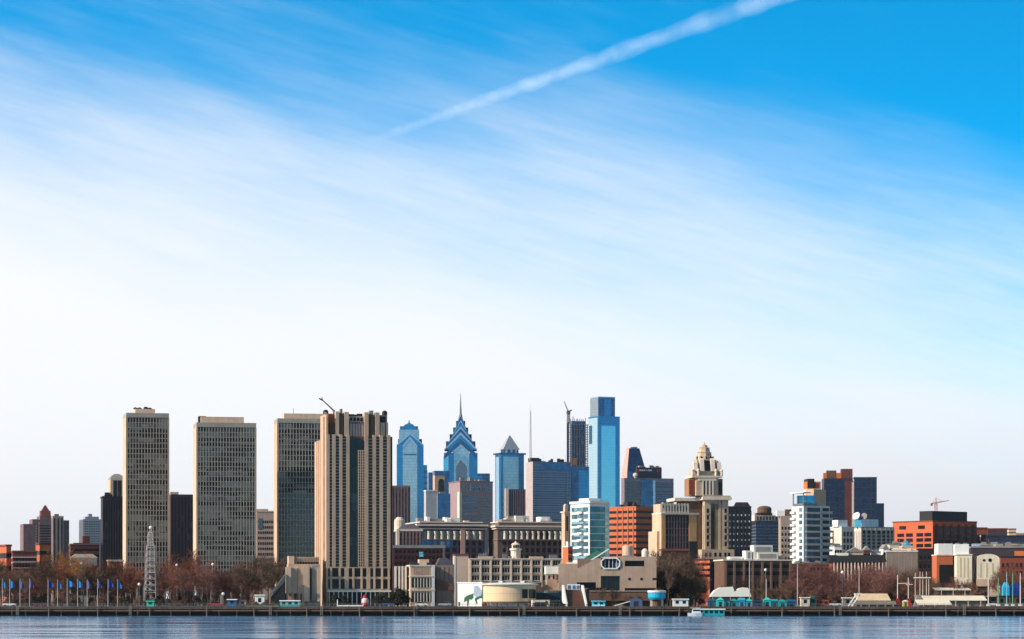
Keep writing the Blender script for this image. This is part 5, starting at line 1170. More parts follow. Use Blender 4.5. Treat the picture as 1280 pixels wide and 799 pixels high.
# ---------------------------------------------------------------- bare winter trees
def bark(name, c): return surf(name, c, .95, .3, 1.5, streak=False, spec=.1)
BARK = bark('grey_bark', rgb(86,72,62))
def bare_tree(name, label, seed, h, spread, twig, n_tw=1.0, group=None, up=.55):
    r = random.Random(seed); t = thing(name, label, 'tree', (0, 0, -500), 0, group)
    tr, cr = MB(), MB()
    def branch(p, d, L, rad, lev):
        n = 3; q = p.copy(); dd = d.copy()
        for i in range(n):
            dd = (dd + Vector((r.uniform(-1,1), r.uniform(-1,1), r.uniform(-.3,.8)))*.16).normalized()
            q2 = q + dd*(L/n); r0 = rad*(1-.25*i); r1 = rad*(1-.25*(i+1))
            (tr if lev < 2 else cr).tube(q, q2, max(r0, .028), max(r1, .022), 6 if lev == 0 else (4 if lev < 2 else 3), False)
            if lev < 4 and (i > 0 or lev > 0):
                k = {0: 3, 1: 2, 2: 2, 3: 2}[lev]
                for j in range(k):
                    if r.random() > n_tw: continue
                    a = r.uniform(0, 2*math.pi); s_ = spread*(.85 + .3*r.random())
                    side = dd.orthogonal().normalized(); side.rotate(Matrix.Rotation(a, 3, dd))
                    nd = (dd*(1-.35*s_) + side*s_ + Vector((0,0,up*.35))).normalized()
                    branch(q2 if j else q + dd*(L/n)*r.random(), nd, L*r.uniform(.5, .68), r1*.62, lev+1)
            q = q2
    branch(Vector((0,0,0)), Vector((0,0,1)), h*.52, h*.021, 0)
    part('trunk', tr, BARK, t); part('crown', cr, twig, t)
    return t
def bush_tree(name, label, seed, h, w, mat, group=None, n=2600, leaf=.34):
    """dense crown of many small leaf faces in uneven clumps"""
    r = random.Random(seed); t = thing(name, label, 'tree', (0, 0, -500), 0, group)
    part('trunk', MB().lathe(0, 0, [(h*.03, 0), (h*.018, h*.5), (h*.006, h*.95)], 7), BARK, t)
    m = MB(); cl = []
    for i in range(22):
        a = r.uniform(0, 6.28); zz = r.uniform(.14, .95); rr = w*(.9 if zz < .55 else 1.55*(1.02-zz))*r.uniform(.25, 1)
        cl.append((Vector((rr*math.cos(a), rr*math.sin(a), h*zz)), w*r.uniform(.22, .42)))
    for i in range(n):
        c, s_ = cl[r.randrange(len(cl))]
        v = Vector((r.gauss(0,1), r.gauss(0,1), r.gauss(0,.8))); v = v.normalized()*(s_*r.random()**.45); p = c + v
        a = Vector((r.gauss(0,1), r.gauss(0,1), r.gauss(0,1))).normalized(); b_ = a.orthogonal().normalized(); L = leaf*r.uniform(.6, 1.3)
        m.add([tuple(p-a*L), tuple(p+b_*L*.6), tuple(p+a*L), tuple(p-b_*L*.6)], [(0,1,2,3)])
    part('crown', m, mat, t); return t
RUST = bark('rust_twigs', rgb(120,76,60)); REDT = bark('red_twigs', rgb(120,82,74)); OCHRE = bark('ochre_twigs', rgb(138,94,52)); DUN = bark('dun_twigs', rgb(96,78,66))
EVER = surf('shaded_evergreen_leaf', rgb(30,31,24), .8, .5, .7, streak=False); SHRUB = surf('dark_shrub_leaf', rgb(44,48,32), .8, .5, .7, streak=False)  # evergreen leaf darkened: shadow beside the museum put into its colour
DRY = surf('dry_grass_leaf', rgb(150,130,74), .9, .3, .7, streak=False)

def plant(protos, lab, group, spots, seed):
    """spots: (photo column, distance, photo row of the top)"""
    r = random.Random(seed)
    for i, (px, Y, top) in enumerate(spots):
        o, h = protos[i % len(protos)]
        s_ = (PZ(top, Y)-GZ)/h
        c = copy_thing(o, (PX(px, Y), Y, GZ), r.uniform(0, 6.28), lab, group, (s_*r.uniform(.85,1.2), s_*r.uniform(.85,1.2), s_*r.uniform(.84,1.16)))
        c['category'] = 'tree'
def spread_spots(x0, x1, n, Y0, Y1, t0, t1, seed):
    r = random.Random(seed)
    return [(x0+(x1-x0)*(i+r.uniform(.15,.85))/n, r.uniform(Y0, Y1), r.uniform(t0, t1)) for i in range(n)]
PROTO = []
def proto(f, *a, **k):
    t = f(*a, **k); PROTO.append(t); return t
H = 12.0
p_rust = [(proto(bare_tree, 'bare_tree', 'x', s, H, .80, RUST), H*.98) for s in (1, 2)]
p_red = [(proto(bare_tree, 'bare_tree', 'x', s, H, .85, REDT), H*.98) for s in (3, 4, 5)]
p_och = [(proto(bare_tree, 'bare_tree', 'x', s, H, .8, OCHRE), H*.98) for s in (6, 7)]
p_dun = [(proto(bare_tree, 'bare_tree', 'x', s, H, .72, DUN), H*.98) for s in (8, 9)]
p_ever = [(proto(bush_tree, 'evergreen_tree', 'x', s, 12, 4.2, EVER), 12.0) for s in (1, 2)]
p_shrub = [(proto(bush_tree, 'shrub', 'x', s, 4, 2.6, SHRUB, None, 900, .22), 3.9) for s in (5, 6)]
plant(p_och + p_rust[:1], 'bare tree with ochre orange twigs behind the middle flags at the left', 'ochre trees behind the flags', spread_spots(55, 100, 7, 1010, 1080, 698, 706, 2), 2)
plant(p_dun + p_rust, 'bare brown tree behind the flags, left of the ochre ones', 'brown trees behind the first flags', spread_spots(-6, 58, 14, 1000, 1080, 704, 720, 3), 3)
plant(p_dun + p_rust, 'bare brown tree between the ochre trees and the slimmest gridded tower', 'brown trees before the slimmest tower', spread_spots(98, 172, 16, 1000, 1090, 700, 724, 4), 4)
plant(p_red + p_rust, 'bare reddish tree between the slimmest and the widest gridded tower', 'reddish trees between two towers', spread_spots(196, 246, 9, 1000, 1100, 698, 714, 5), 5)
plant(p_red + p_dun, 'bare reddish tree at the foot of the tower with the long rooftop block', 'reddish trees before the second tower', spread_spots(246, 322, 13, 1000, 1100, 700, 718, 6), 6)
plant(p_dun, 'bare dun tree between the second and third gridded tower', 'dun trees between towers', spread_spots(318, 352, 7, 1000, 1090, 688, 712, 7), 7)
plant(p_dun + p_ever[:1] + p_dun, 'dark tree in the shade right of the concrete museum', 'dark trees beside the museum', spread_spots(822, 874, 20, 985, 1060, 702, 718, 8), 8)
plant(p_dun[:1] + p_red[:1], 'bare tree rising behind the dark trees right of the concrete museum', 'bare trees behind the dark trees', spread_spots(820, 870, 6, 1110, 1150, 692, 700, 9), 9)
plant(p_dun, 'bare brown tree in front of the long brown warehouse', 'trees before the brown warehouse', spread_spots(905, 985, 9, 1000, 1060, 716, 736, 10), 10)
plant(p_red, 'bare red tree in the belt before the black roofed shed', 'red trees of the right shore belt', spread_spots(986, 1110, 50, 985, 1130, 706, 736, 11), 11)
plant(p_rust + p_dun, 'bare brown tree below the grey windowless block and the brown warehouse', 'brown trees below the grey block', spread_spots(1106, 1172, 20, 1000, 1150, 712, 740, 12), 12)
plant(p_rust + p_red, 'bare brown tree between the brick gateway and the white arched hall', 'brown trees before the white halls', spread_spots(1168, 1224, 14, 1010, 1100, 722, 740, 13), 13)
plant(p_rust, 'bare rusty tree before the rusty brick building at the right edge', 'rusty trees at the right edge', spread_spots(1250, 1288, 6, 1030, 1120, 708, 724, 14), 14)
plant(p_shrub, 'dark shrub at the foot of the narrow grey annex beside the tan tower', 'shrubs by the grey annex', [(493,975,740),(498,974,737),(503,975,739),(507,974,742)], 15)
plant(p_shrub, 'dark shrub before the white colonnade of the tan ribbed tower', 'shrubs before the colonnade', [(418,975,745),(425,976,747),(431,974,744),(472,974,746),(478,975,743),(484,974,746)], 16)
plant(p_shrub, 'low dark shrub on the bank in front of the bare trees at the left', 'low shrubs on the left bank', spread_spots(2, 250, 16, 972, 992, 745, 750, 17), 17)
plant(p_shrub, 'low dark shrub on the bank below the red bare trees on the right shore', 'low shrubs on the right bank', spread_spots(985, 1230, 16, 985, 1000, 742, 748, 18), 18)
SCRUB = surf('scrub_twig_leaf', rgb(112,80,66), .9, .4, .7, streak=False)
p_scrub = [(proto(bush_tree, 'shrub', 'x', s, 4, 2.6, SCRUB, None, 900, .2), 3.9) for s in (15, 16)]
plant(p_scrub, 'low red brown winter scrub on the bank behind the sheds of the right shore', 'red brown scrub on the right bank', spread_spots(1000, 1246, 30, 990, 1030, 738, 748, 21), 21)
plant(p_shrub, 'low dark shrub on the quay between the round cream pavilion and the brown stair', 'shrubs before the teal canopy', spread_spots(660, 706, 5, 957, 959, 751, 754, 23), 23)
plant(p_dun, 'slim bare tree on the terrace quay before the concrete museum', 'slim trees before the museum', spread_spots(742, 806, 5, 958, 961, 736, 744, 24), 24)
plant(p_scrub, 'low red brown winter scrub between the flags and the left trees', 'red brown scrub on the left bank', spread_spots(0, 340, 26, 985, 1000, 741, 749, 22), 22)
for t in PROTO:
    for p_ in kids(t): bpy.data.objects.remove(p_)
    bpy.data.objects.remove(t)

# ---------------------------------------------------------------- things along the quay
def flags():
    FP = surf('flag_pole_white', rgb(200,200,198), .5, .05); 
    fb = [surf('flag_blue_light', rgb(40,112,176), .7, .1, streak=False), surf('flag_blue_deep', rgb(34,56,140), .7, .1, streak=False), surf('flag_violet', rgb(84,78,140), .7, .1, streak=False)]
    spec = [(3,0),(12,0),(25,2),(37,2),(60,1),(72,0),(84,0),(97,0),(109,2),(122,2),(135,1),(147,0)]
    names = ['sky blue pennant at the left picture edge', 'sky blue pennant hanging straight, second pole from the left edge', 'violet pennant on the third pole from the left edge', 'violet pennant left of the widest gap between poles',
        'deep blue pennant just right of the widest gap between poles', 'sky blue pennant left of the outspread one', 'sky blue pennant spread out widest in the wind', 'sky blue pennant right of the outspread one', 'violet pennant left of its violet twin near the dark slab', 'violet pennant right of its violet twin near the dark slab', 'deep blue pennant second from the right end of the row', 'sky blue pennant at the right end of the row of flags']
    for i, (px, c) in enumerate(spec):
        Y = 965; h = PZ(723.5 + (i % 3)*.5, Y) - GZ
        t = thing('flag', names[i] + ' on its white pole', 'flag', (PX(px, Y), Y, GZ), 0, 'row of blue flags at the left')
        part('pole', MB().lathe(0, 0, [(.1, 0), (.06, h), (.02, h+.1)], 6), FP, t)
        dr = (.35, 1, .5)[i % 3] if i != 6 else 1.7
        m = MB(); n = 6; L = 1.1 + dr*.7; Hh = 3.1
        vs = []
        for j in range(n+1):
            f = j/n; x_ = .1 + L*f; y_ = .22*math.sin(f*7+i); top = h - .15 - f*L*(1.5/(.5+dr)) ; bot = top - Hh*(1-.72*f)
            vs += [(x_, y_, top), (x_, y_+.05*math.sin(i+j), bot), (x_, y_+.03, top), (x_, y_+.03+.05*math.sin(i+j), bot)]
        fs = []
        for j in range(n):
            a = 4*j; fs += [(a,a+1,a+5,a+4), (a+2,a+6,a+7,a+3)]
        m.add(vs, fs); part('cloth', m, fb[c], t)
flags()
def lamps():
    for i, (px, py, Y, lab) in enumerate(((174, 731, 975, 'white globe lamp before the slimmest gridded tower, left of the lattice spire'), (266, 706, 1060, 'tall lamp post with white head before the second gridded tower'), (279, 743, 968, 'low white globe lamp near the red car on the left quay'),
            (1053, 716, 1000, 'tall lamp post with bright white head above the red trees'), (221, 707, 1070, 'pale lamp post among the reddish trees between two gridded towers'), (102, 705, 1060, 'slim pale lamp post behind the ochre trees'), (957, 713, 1000, 'white headed lamp post in front of the brown warehouse'))):
        h = PZ(py, Y)-GZ
        t = thing('street_lamp', lab, 'lamp', (PX(px, Y), Y, GZ), 0, 'street lamps on the shore')
        part('post', MB().lathe(0, 0, [(.16, 0), (.09, h-.4)], 6), STEEL, t); part('globe', MB().lathe(0, 0, [(.15, h-.45), (.5, h-.1), (.55, h+.2), (.3, h+.6), (.05, h+.7)], 10), surf('lamp_globe', rgb(240,238,230), .4, .02), t)
    for px, top, Y, lab in ((937, 701, 962, 'tall pale mast before the brown warehouse, left of two'), (958, 724, 962, 'shorter pale mast before the brown warehouse'), (997, 705, 962, 'tall pale mast at the right end of the brown warehouse'), (1074, 708, 985, 'thin pale mast before the right part of the black roofed shed')):
        h = PZ(top, Y)-GZ; t = thing('mast', lab, 'mast', (PX(px, Y), Y, GZ), 0, 'pale masts on the right shore')
        part('pole', MB().lathe(0, 0, [(.2, 0), (.11, h)], 8), surf('mast_paint', rgb(190,176,164), .6, .1), t); part('base', MB().box(-.5, .5, -.5, .5, 0, .5), GREY, t)
    wh = surf('yard_white', rgb(226,216,206), .6, .06)
    for px, top, arm, ya, Y, lab in ((1122, 719, 1137, 729.5, 972, 'white mast with a boom pointing right, left of the ship masts'), (1135.5, 722, 1141, 731, 976, 'short white mast beside the end of the boom')):
        h = PZ(top, Y)-GZ; t = thing('mast', lab, 'mast', (PX(px, Y), Y, GZ), 0, 'white masts on the right shore'); k = Y/F
        part('pole', MB().lathe(0, 0, [(.18, 0), (.12, h)], 8), wh, t); part('boom', MB().tube((-(3 if px > 1130 else 0)*k, 0, PZ(ya, Y)-GZ), ((arm-px)*k, 0, PZ(ya, Y)-GZ+.1), .16, .12, 5), wh, t)
        part('base', MB().frus(0, 0, 0, PZ(748, Y)-GZ, 1.3, .8, .4, .4), REDP, t)
    Y = 980; k = Y/F
    t = thing('signal_mast', 'tall white four poled mast frame with a long cross yard on the right shore', 'mast', (PX(1153, Y), Y, GZ))
    for i, (px, top) in enumerate(((1144, 716), (1150, 714.5), (1153.5, 715), (1158, 714.5), (1143+18, 722))): part('pole', MB().tube(((px-1153)*k, 0, 0), ((px-1153)*k, 0, PZ(top, Y)-GZ), .11, .07, 6), wh, t)
    part('yard', MB().tube((-11*k, -.2, PZ(722.5, Y)-GZ), (10.5*k, -.2, PZ(722.3, Y)-GZ), .26, .2, 6), wh, t); part('base', MB().frus(0, 0, 0, PZ(744, Y)-GZ, 3.2, 1.2, 2, .7), GREY, t)
    for i, (px, top, c) in enumerate(((1235.5, 722, 'pale'), (1248, 721, 'green'), (1258.5, 714, 'blue'), (1266, 713.5, 'green'), (1275.5, 716, 'pale'))):
        Y = 964; h = PZ(top, Y)-GZ
        lab = ('short pale mooring mast left of the green ones at far right', 'short green mast left of the blue tarpaulins', 'blue green mast before the left tarpaulin', 'tall green mast between the two blue tarpaulins', 'pale mast at the right end beside the dark blue tarpaulin')[i]
        t = thing('mast', lab, 'mast', (PX(px, Y), Y, GZ), 0, 'coloured masts at far right')
        part('pole', MB().lathe(0, 0, [(.2, 0), (.14, h*.9), (.05, h)], 8), {'pale': wh, 'green': surf('mast_green', rgb(90,170,130), .6), 'blue': surf('mast_blue', rgb(120,180,190), .6)}[c], t); part('base', MB().box(-.6, .6, -.5, .5, 0, .8), WHITE, t)
lamps()
def spire():
    Y = 1010; k = Y/F
    t = thing('lattice_spire', 'pale grey tapering lattice monument with ball top before the slimmest gridded tower', 'monument', (PX(188.5, Y), Y, GZ))
    z = lambda py: PZ(py, Y)-GZ; pm = surf('monument_grey', rgb(172,164,162), .6, .1)
    part('legs', lattice((0, 0), 0, z(682), 2.2, 1.5, 9, .16), pm, t)
    part('mast', lattice((0, 0), z(682), z(662), 1.1, .35, 5, .16), pm, t)
    for i, py in enumerate((738, 731, 724, 716, 709, 701, 693, 685)):
        a = 2.3 - .1*i; part('platform', MB().box(-a, a, -a, a, z(py)-.08, z(py)+.1), pm, t)
    part('core', MB().lathe(0, 0, [(.6, 0), (.45, z(684))], 10), GREY, t)
    part('ball', MB().lathe(0, 0, [(.1, z(662)), (.6, z(661)), (.72, z(659.6)), (.5, z(658)), (.05, z(657.4))], 12), WHITE, t)
    part('hoop', MB().tube((-1.2, -.4, z(672)), (-.5, -.4, z(665)), .18, n=5).tube((-1.2, -.4, z(672)), (-1.0, -.4, z(681)), .18, n=5), pm, t)
spire()
def car(lab, px, Y, mat, rz=0, L=4.5, kind='parked_car'):
    t = thing(kind, lab, 'car', (PX(px, Y), Y, GZ), rz)
    part('body', MB().slab([(-L/2,.35),(L/2,.35),(L/2+.02,.7),(L/2-.15,.92),(.32*L,.98),(.2*L,1.02),(-.3*L,1.02),(-L/2+.05,.95),(-L/2-.03,.7)], -.85, .85), mat, t)
    part('cabin', MB().slab([(-.38*L,1.021),(.24*L,1.021),(.1*L,1.5),(-.27*L,1.52)], -.72, .72), G_DK, t); part('roof', MB().box(-.26*L, .09*L, -.7, .7, 1.521, 1.57), mat, t)
    wm = MB().tube((0,-.12,0), (0,.12,0), .33, n=14).mesh('wheel', BLACK); rm = MB().tube((0,-.14,0), (0,.14,0), .19, n=10).mesh('rim', STEEL)
    for x_ in (-.31*L, .31*L):
        for y_ in (-.78, .78): w_ = link('wheel', wm, t, (x_, y_, .33)); link('rim', rm, w_)
    for y_ in (-.6, .6): part('headlight', MB().box(L/2-.06, L/2+.03, y_-.15, y_+.15, .66, .8), WHITE, t)
    return t
def kiosk(name, lab, cat, px0, px1, top, Y, mat, roofmat, base=GZ, group=None, stripe=None, eave=.35, dep=3.0):
    """small flat roofed cabin with openings"""
    t = thing(name, lab, cat, (PX((px0+px1)/2, Y), Y, base), 0, group); w_ = (px1-px0)/2*Y/F; h = PZ(top, Y)-base
    part('wall', MB().box(-w_, w_, -dep/2, dep/2, 0, h-.3), mat, t)
    part('roof', MB().frus(0, 0, h-.29, h, w_+eave, dep/2+eave, w_+eave-.15, dep/2+eave-.15), roofmat, t)
    n = max(1, int(w_*2/1.8)); wm = MB().box(-.55, .55, -dep/2-.05, -dep/2, h*.35, h*.72).mesh('window', G_DK)
    for x_ in lsp(-w_+.2, w_-.2, n): link('window', wm, t, (x_, 0, 0))
    if stripe: part('stripe', MB().box(-w_-.03, w_+.03, -dep/2-.04, -dep/2-.001, h*.08, h*.28), stripe, t)
    return t
def quay_things():
    CARC = [surf('car_white', rgb(214,214,212), .35, .05), surf('car_silver', rgb(150,152,156), .35, .05), surf('car_dark', rgb(40,42,46), .35, .05), surf('car_tan', rgb(150,130,104), .35, .05)]
    for px, Y, c, lab in ((1044, 982, 0, 'white parked car behind the low grey white hut on the right shore'), (1140, 985, 2, 'dark parked car under the white four poled mast frame'), (1172, 990, 1, 'silver parked car behind the short white shed roof'), (1196, 1000, 0, 'white parked car before the narrow cream building'), (1216, 1002, 3, 'tan parked car before the left edge of the white arched hall'), (1243, 985, 0, 'white parked car left of the bright cyan tarpaulin'), (700, 966, 2, 'dark parked car by the foot of the brown outdoor stair'), (527, 968, 0, 'white parked car before the tall windows of the cream hall'), (556, 968, 1, 'silver parked car before the grey brown windowless hall')):
        car(lab, px, Y, CARC[c], random.uniform(-.2, .2) + (3.14 if c % 2 else 0))
    car('red parked car on the left quay right of the reddish trees', 271, 966, REDP)
    car('dark blue parked car near the colonnade of the tan tower', 485, 966, surf('car_blue', rgb(50,70,120), .3), 0)
    car('white parked car left of the blue and white hut', 12, 968, WHITE, 0); car('dark red parked car under the second flag pole gap', 50, 967, surf('car_maroon', rgb(110,30,34), .3), 0)
    kiosk('hut', 'small blue hut with white roof near the red car', 'hut', 285, 296, 749, 964, surf('hut_blue', rgb(34,96,140)), WHITE)
    kiosk('hut', 'small pinkish hut with dark door right of the blue hut', 'hut', 299, 308, 750, 966, PINK, BROWN)
    kiosk('hut', 'low white flat roofed hut above the dry hedge at the left', 'hut', 319, 331, 743.5, 985, WHITE, ROOFW)
    kiosk('ticket_booth', 'long turquoise and white booth at the foot of the stepped tan block', 'booth', 350.5, 375, 750.5, 962, surf('booth_aqua', rgb(120,190,190)), WHITE, stripe=TEALP)
    kiosk('hut', 'small turquoise hut on the left quay below the lattice spire', 'hut', 184, 193, 751, 962, surf('hut_aqua', rgb(60,190,160)), surf('hut_aqua', rgb(60,190,160)))
    # dry hedge
    r = random.Random(4); t = thing('dry_hedge', 'straw yellow dry hedge along the left quay beside the turquoise booth', 'hedge', (PX(328, 964), 964, GZ)); m = MB()
    for i in range(2600):
        x_ = r.uniform(-5.6, 5.6); p = Vector((x_, r.uniform(-.8, .8), r.random()**.7*(1.1+.5*math.sin(x_*2.1)))); a = Vector((r.gauss(0,.4), r.gauss(0,.4), 1)).normalized(); b_ = a.orthogonal().normalized()
        m.add([tuple(p-a*.25), tuple(p+b_*.07), tuple(p+a*.25), tuple(p-b_*.07)], [(0,1,2,3)])
    part('leaves', m, DRY, t); part('kerb', MB().box(-5.9, 5.9, -1, 1, 0, .22), GREY, t)
    # red and white round sign
    t = thing('buoy', 'red and white striped buoy standing before the tan tower colonnade', 'buoy', (PX(456.5, 962), 962, GZ))
    part('cone', MB().lathe(0, 0, [(1.3, 0), (1.5, .6), (1.3, 1.3)], 14), REDP, t); part('white_body', MB().lathe(0, 0, [(1.25, 1.31), (1.2, 2.2), (.8, 2.9)], 14), surf('buoy_white', rgb(232,200,196)), t); part('top', MB().lathe(0, 0, [(.8, 2.91), (.75, 3.6), (.2, 4.2)], 14), REDP, t)
    t = thing('flagpole', 'short white post with white kerb on the quay before the tan tower', 'post', (PX(422, 958), 958, GZ)); part('post', MB().lathe(0, 0, [(.22, 0), (.16, 2.4)], 8), WHITE, t); part('kerb', MB().box(0.3, 9, -.3, .3, 0, .45), WHITE, t)
    # cyan things before the museum
    kiosk('kiosk', 'bright cyan kiosk with white panels under the museum terrace', 'kiosk', 740, 756, 751, 962, surf('bright_cyan', rgb(60,205,230), .5), surf('bright_cyan', rgb(60,205,230), .5), stripe=WHITE)
    t = thing('boat_shelter', 'blue grey canvas shelter with white gangway on the quay before the museum', 'shelter', (PX(795, 958), 958, GZ))
    part('canvas', MB().slab([(-2.0, 0), (2.2, 0), (2.1, 2.3), (0, 3.0), (-2.1, 2.4)], -1.6, 1.6), surf('canvas_blue', rgb(78,98,128), .8), t); part('gangway', MB().slab([(-7.5, .1), (-2.2, 1.6), (-2.2, 1.9), (-7.5, .4)], -1, -.2), WHITE, t); part('opening', MB().box(-.9, .7, -1.66, -1.6, 0, 1.8), NAVY, t)
    Y = 966; t = thing('round_tank', 'bright cyan round tank with white rim on a pale pedestal right of the museum', 'tank', (PX(821, Y), Y, GZ)); k = Y/F; z = lambda py: PZ(py, Y)-GZ
    part('drum', MB().lathe(0, 0, [(2.6, z(749.5)), (3.1, z(747)), (3.1, z(740.6))], 24), CYAN, t); part('rim', MB().lathe(0, 0, [(3.3, z(740.6)+.01), (3.3, z(738.4)), (2.6, z(738))], 24), WHITE, t); part('core', MB().lathe(0, 0, [(1.5, 0), (1.5, z(749.5)-.01)], 12), BROWN, t)
    for dx in (-1.9, 1.9): part('leg', MB().box(dx-.4, dx+.4, -.5, .5, 0, z(749.5)-.01), PALE, t)
    kiosk('hut', 'small white windowed hut left of the white boat', 'hut', 841, 860, 748.5, 960, WHITE, ROOFW)
    # white boat moored in front of the quay
    t = thing('motor_boat', 'white motor boat moored against the quay left of the turquoise fence', 'boat', (PX(870, 944), 944, 0)); 
    hull = MB(); sec = [(-2.8, .95, .1), (0, 1.15, 0), (1.9, .95, .1), (3.0, .12, .5)]; vs = []
    for x_, hw, dz in sec: vs += [(x_, -hw, 1.0+dz), (x_, hw, 1.0+dz), (x_, hw*.75, -.35), (x_, -hw*.75, -.35)]
    fs = [(0,1,2,3), (12,15,14,13)]
    for i in range(3):
        a = 4*i; fs += [(a,a+4,a+5,a+1), (a+1,a+5,a+6,a+2), (a+2,a+6,a+7,a+3), (a+3,a+7,a+4,a)]
    part('hull', hull.add(vs, fs), WHITE, t); part('cabin', MB().frus(.1, 0, 1.05, 2.7, 1.5, .85, 1.2, .7), WHITE, t); part('window', MB().box(-1.1, 1.3, -.86, -.70, 1.7, 2.25), G_DK, t); part('roof', MB().box(-1.8, 1.5, -.85, .85, 2.71, 2.85), ROOFW, t); part('mast', MB().tube((.2, 0, 2.85), (.2, 0, 4.4), .05), STEEL, t)
    # turquoise fence panels and tents
    r = random.Random(6); cols = [surf('tarp_teal', rgb(24,150,150), .6), surf('tarp_aqua', rgb(40,190,180), .6), surf('tarp_petrol', rgb(20,90,120), .6), surf('tarp_cyan', rgb(50,160,190), .6), surf('tarp_navy', rgb(24,50,80), .6)]
    x = 884.0; i = 0
    shade = ('teal', 'bright aqua', 'petrol blue', 'cyan', 'dark navy')
    desc = ['left of the white tent', 'under the left half of the white tent', 'under the middle of the white tent', 'under the right end of the white tent', 'just right of the white tent', 'left of the middle pale mast', 'between the two shorter gaps before the warehouse', 'before the warehouse windows', 'before the right half of the warehouse', 'left of the tall right mast', 'at the right end of the row']
    while x < 993 and i < 11:
        wd = r.uniform(7, 12); Y = 956 + r.uniform(0, 4); c = (2, 1, 1, 0, 3, 3, 4, 1, 2, 0, 2)[i]
        h = PZ((748.5, 747, 748, 748.5, 747.5, 748.5, 750, 747, 749, 749.5, 749.5)[i], Y)-GZ; hw = wd/2*Y/F*.93
        t = thing('canvas_booth', shade[c] + ' canvas booth ' + desc[i] + ' on the quay', 'booth', (PX(x+wd/2, Y), Y, GZ), 0, 'row of turquoise canvas booths')
        part('canvas', MB().box(-hw, hw, -1.3, 1.3, 0, h*.7), cols[c], t)
        part('roof', MB().frus(0, 0, h*.7+.01, h, hw+.15, 1.5, hw*.25 if i % 2 else hw, .25), cols[(c+3) % 5 if i % 3 == 2 else c], t)
        part('opening', MB().box(-hw*.4, hw*.4, -1.36, -1.3, 0, h*.5), (NAVY, G_DK)[i % 2], t)
        x += wd + (.4 if i not in (5, 6) else 1.6); i += 1
    kiosk('pontoon', 'low turquoise and white pontoon hull at the water in front of the turquoise booths', 'pontoon', 872, 905, 761, 946, TEALP, WHITE, base=.1, dep=5)
    for lab, pts, Y in (('large white peaked tent behind the turquoise booths', ((888,744),(893,738),(900,734.5),(915,733.5),(917,740),(923,736),(928,734.5),(934,735),(937,742),(938,746),(888,746)), 972),):
        t = thing('white_tent', lab, 'tent', (PX(913, Y), Y, GZ)); k = Y/F
        part('canvas', MB().slab([((px-913)*k, PZ(py, Y)-GZ) for px, py in pts][::-1], -4, 4), surf('tent_canvas', rgb(236,230,216), .8, .06), t)
        for px in (890, 900, 912, 924, 936): part('pole', MB().box((px-913)*k-.12, (px-913)*k+.12, -3.9, -3.7, 0, PZ(746, Y)-GZ), TAN, t)
        part('dark_inside', MB().box(-6.3, 6.3, -1, 3.5, 0, PZ(746.5, Y)-GZ), BROWN, t)
    kiosk('hut', 'cream hut at the right end of the turquoise booths', 'hut', 1000.5, 1011.5, 746.5, 966, PALE, PALE)
    kiosk('hut', 'small green hut with white door beside the cream hut', 'hut', 1013, 1018, 745, 967, surf('hut_green', rgb(40,110,90)), surf('hut_green', rgb(40,110,90)), eave=.1)
    kiosk('container', 'rust red low container right of the green hut', 'container', 1021, 1036, 750, 968, surf('rust_red', rgb(130,60,44)), BRICK, eave=.02)
    kiosk('hut', 'low grey white hut left of the long cream pier shed', 'hut', 1053, 1065, 747, 975, GREY, ROOFW)
    t = thing('pier_shed', 'long cream sloping roof of a pier shed over a dark open side', 'shed', (PX(1092, 968), 968, GZ)); k = 968/F; z = lambda py: PZ(py, 968)-GZ
    part('roof', MB().sideslab([(-3, z(751)), (6, z(743)), (6, z(742)), (-3, z(750))], -22*k, 20*k), surf('shed_cream', rgb(216,190,156), .8), t); part('lower_roof', MB().sideslab([(-5.5, z(756)), (-2.9, z(752.2)), (-2.9, z(751.4)), (-5.5, z(755.2))], -30*k, 26*k), surf('shed_grey_roof', rgb(120,112,100)), t)
    part('back_wall', MB().box(-22*k, 20*k, -2.8, 5.8, 0, z(751)-.1), BROWN, t)
    for px in (1064, 1074, 1084, 1094, 1104, 1114): part('post', MB().box((px-1092)*k-.14, (px-1092)*k+.14, -5.3, -5.0, 0, z(756)), PALE, t)
    t = thing('gangway', 'white slanted gangway truss at the left end of the long cream pier shed', 'gangway', (PX(1066, 958), 958, GZ)); 
    part('truss', MB().tube((-1.6, 0, 0), (1.4, 0, 4.4), .22).tube((-.4, 0, 0), (2.6, 0, 4.2), .22).tube((-1, 0, .8), (.2, 0, .7), .15).tube((0, 0, 2.2), (1.2, 0, 2.1), .15), WHITE, t); part('platform', MB().box(.6, 3.2, -.8, .8, 4.41, 4.6), WHITE, t)
    t = thing('yellow_cabin', 'small yellow and white cabin right of the red based masts', 'cabin', (PX(1131.5, 962), 962, GZ)); part('wall', MB().box(-.9, .9, -.9, .9, 0, 1.7), surf('cabin_yellow', rgb(200,180,90)), t); part('roof', MB().frus(0, 0, 1.71, 2.2, 1.1, 1.1, .3, .3), WHITE, t); part('door', MB().box(-.3, .3, -.95, -.9, 0, 1.3), G_DK, t)
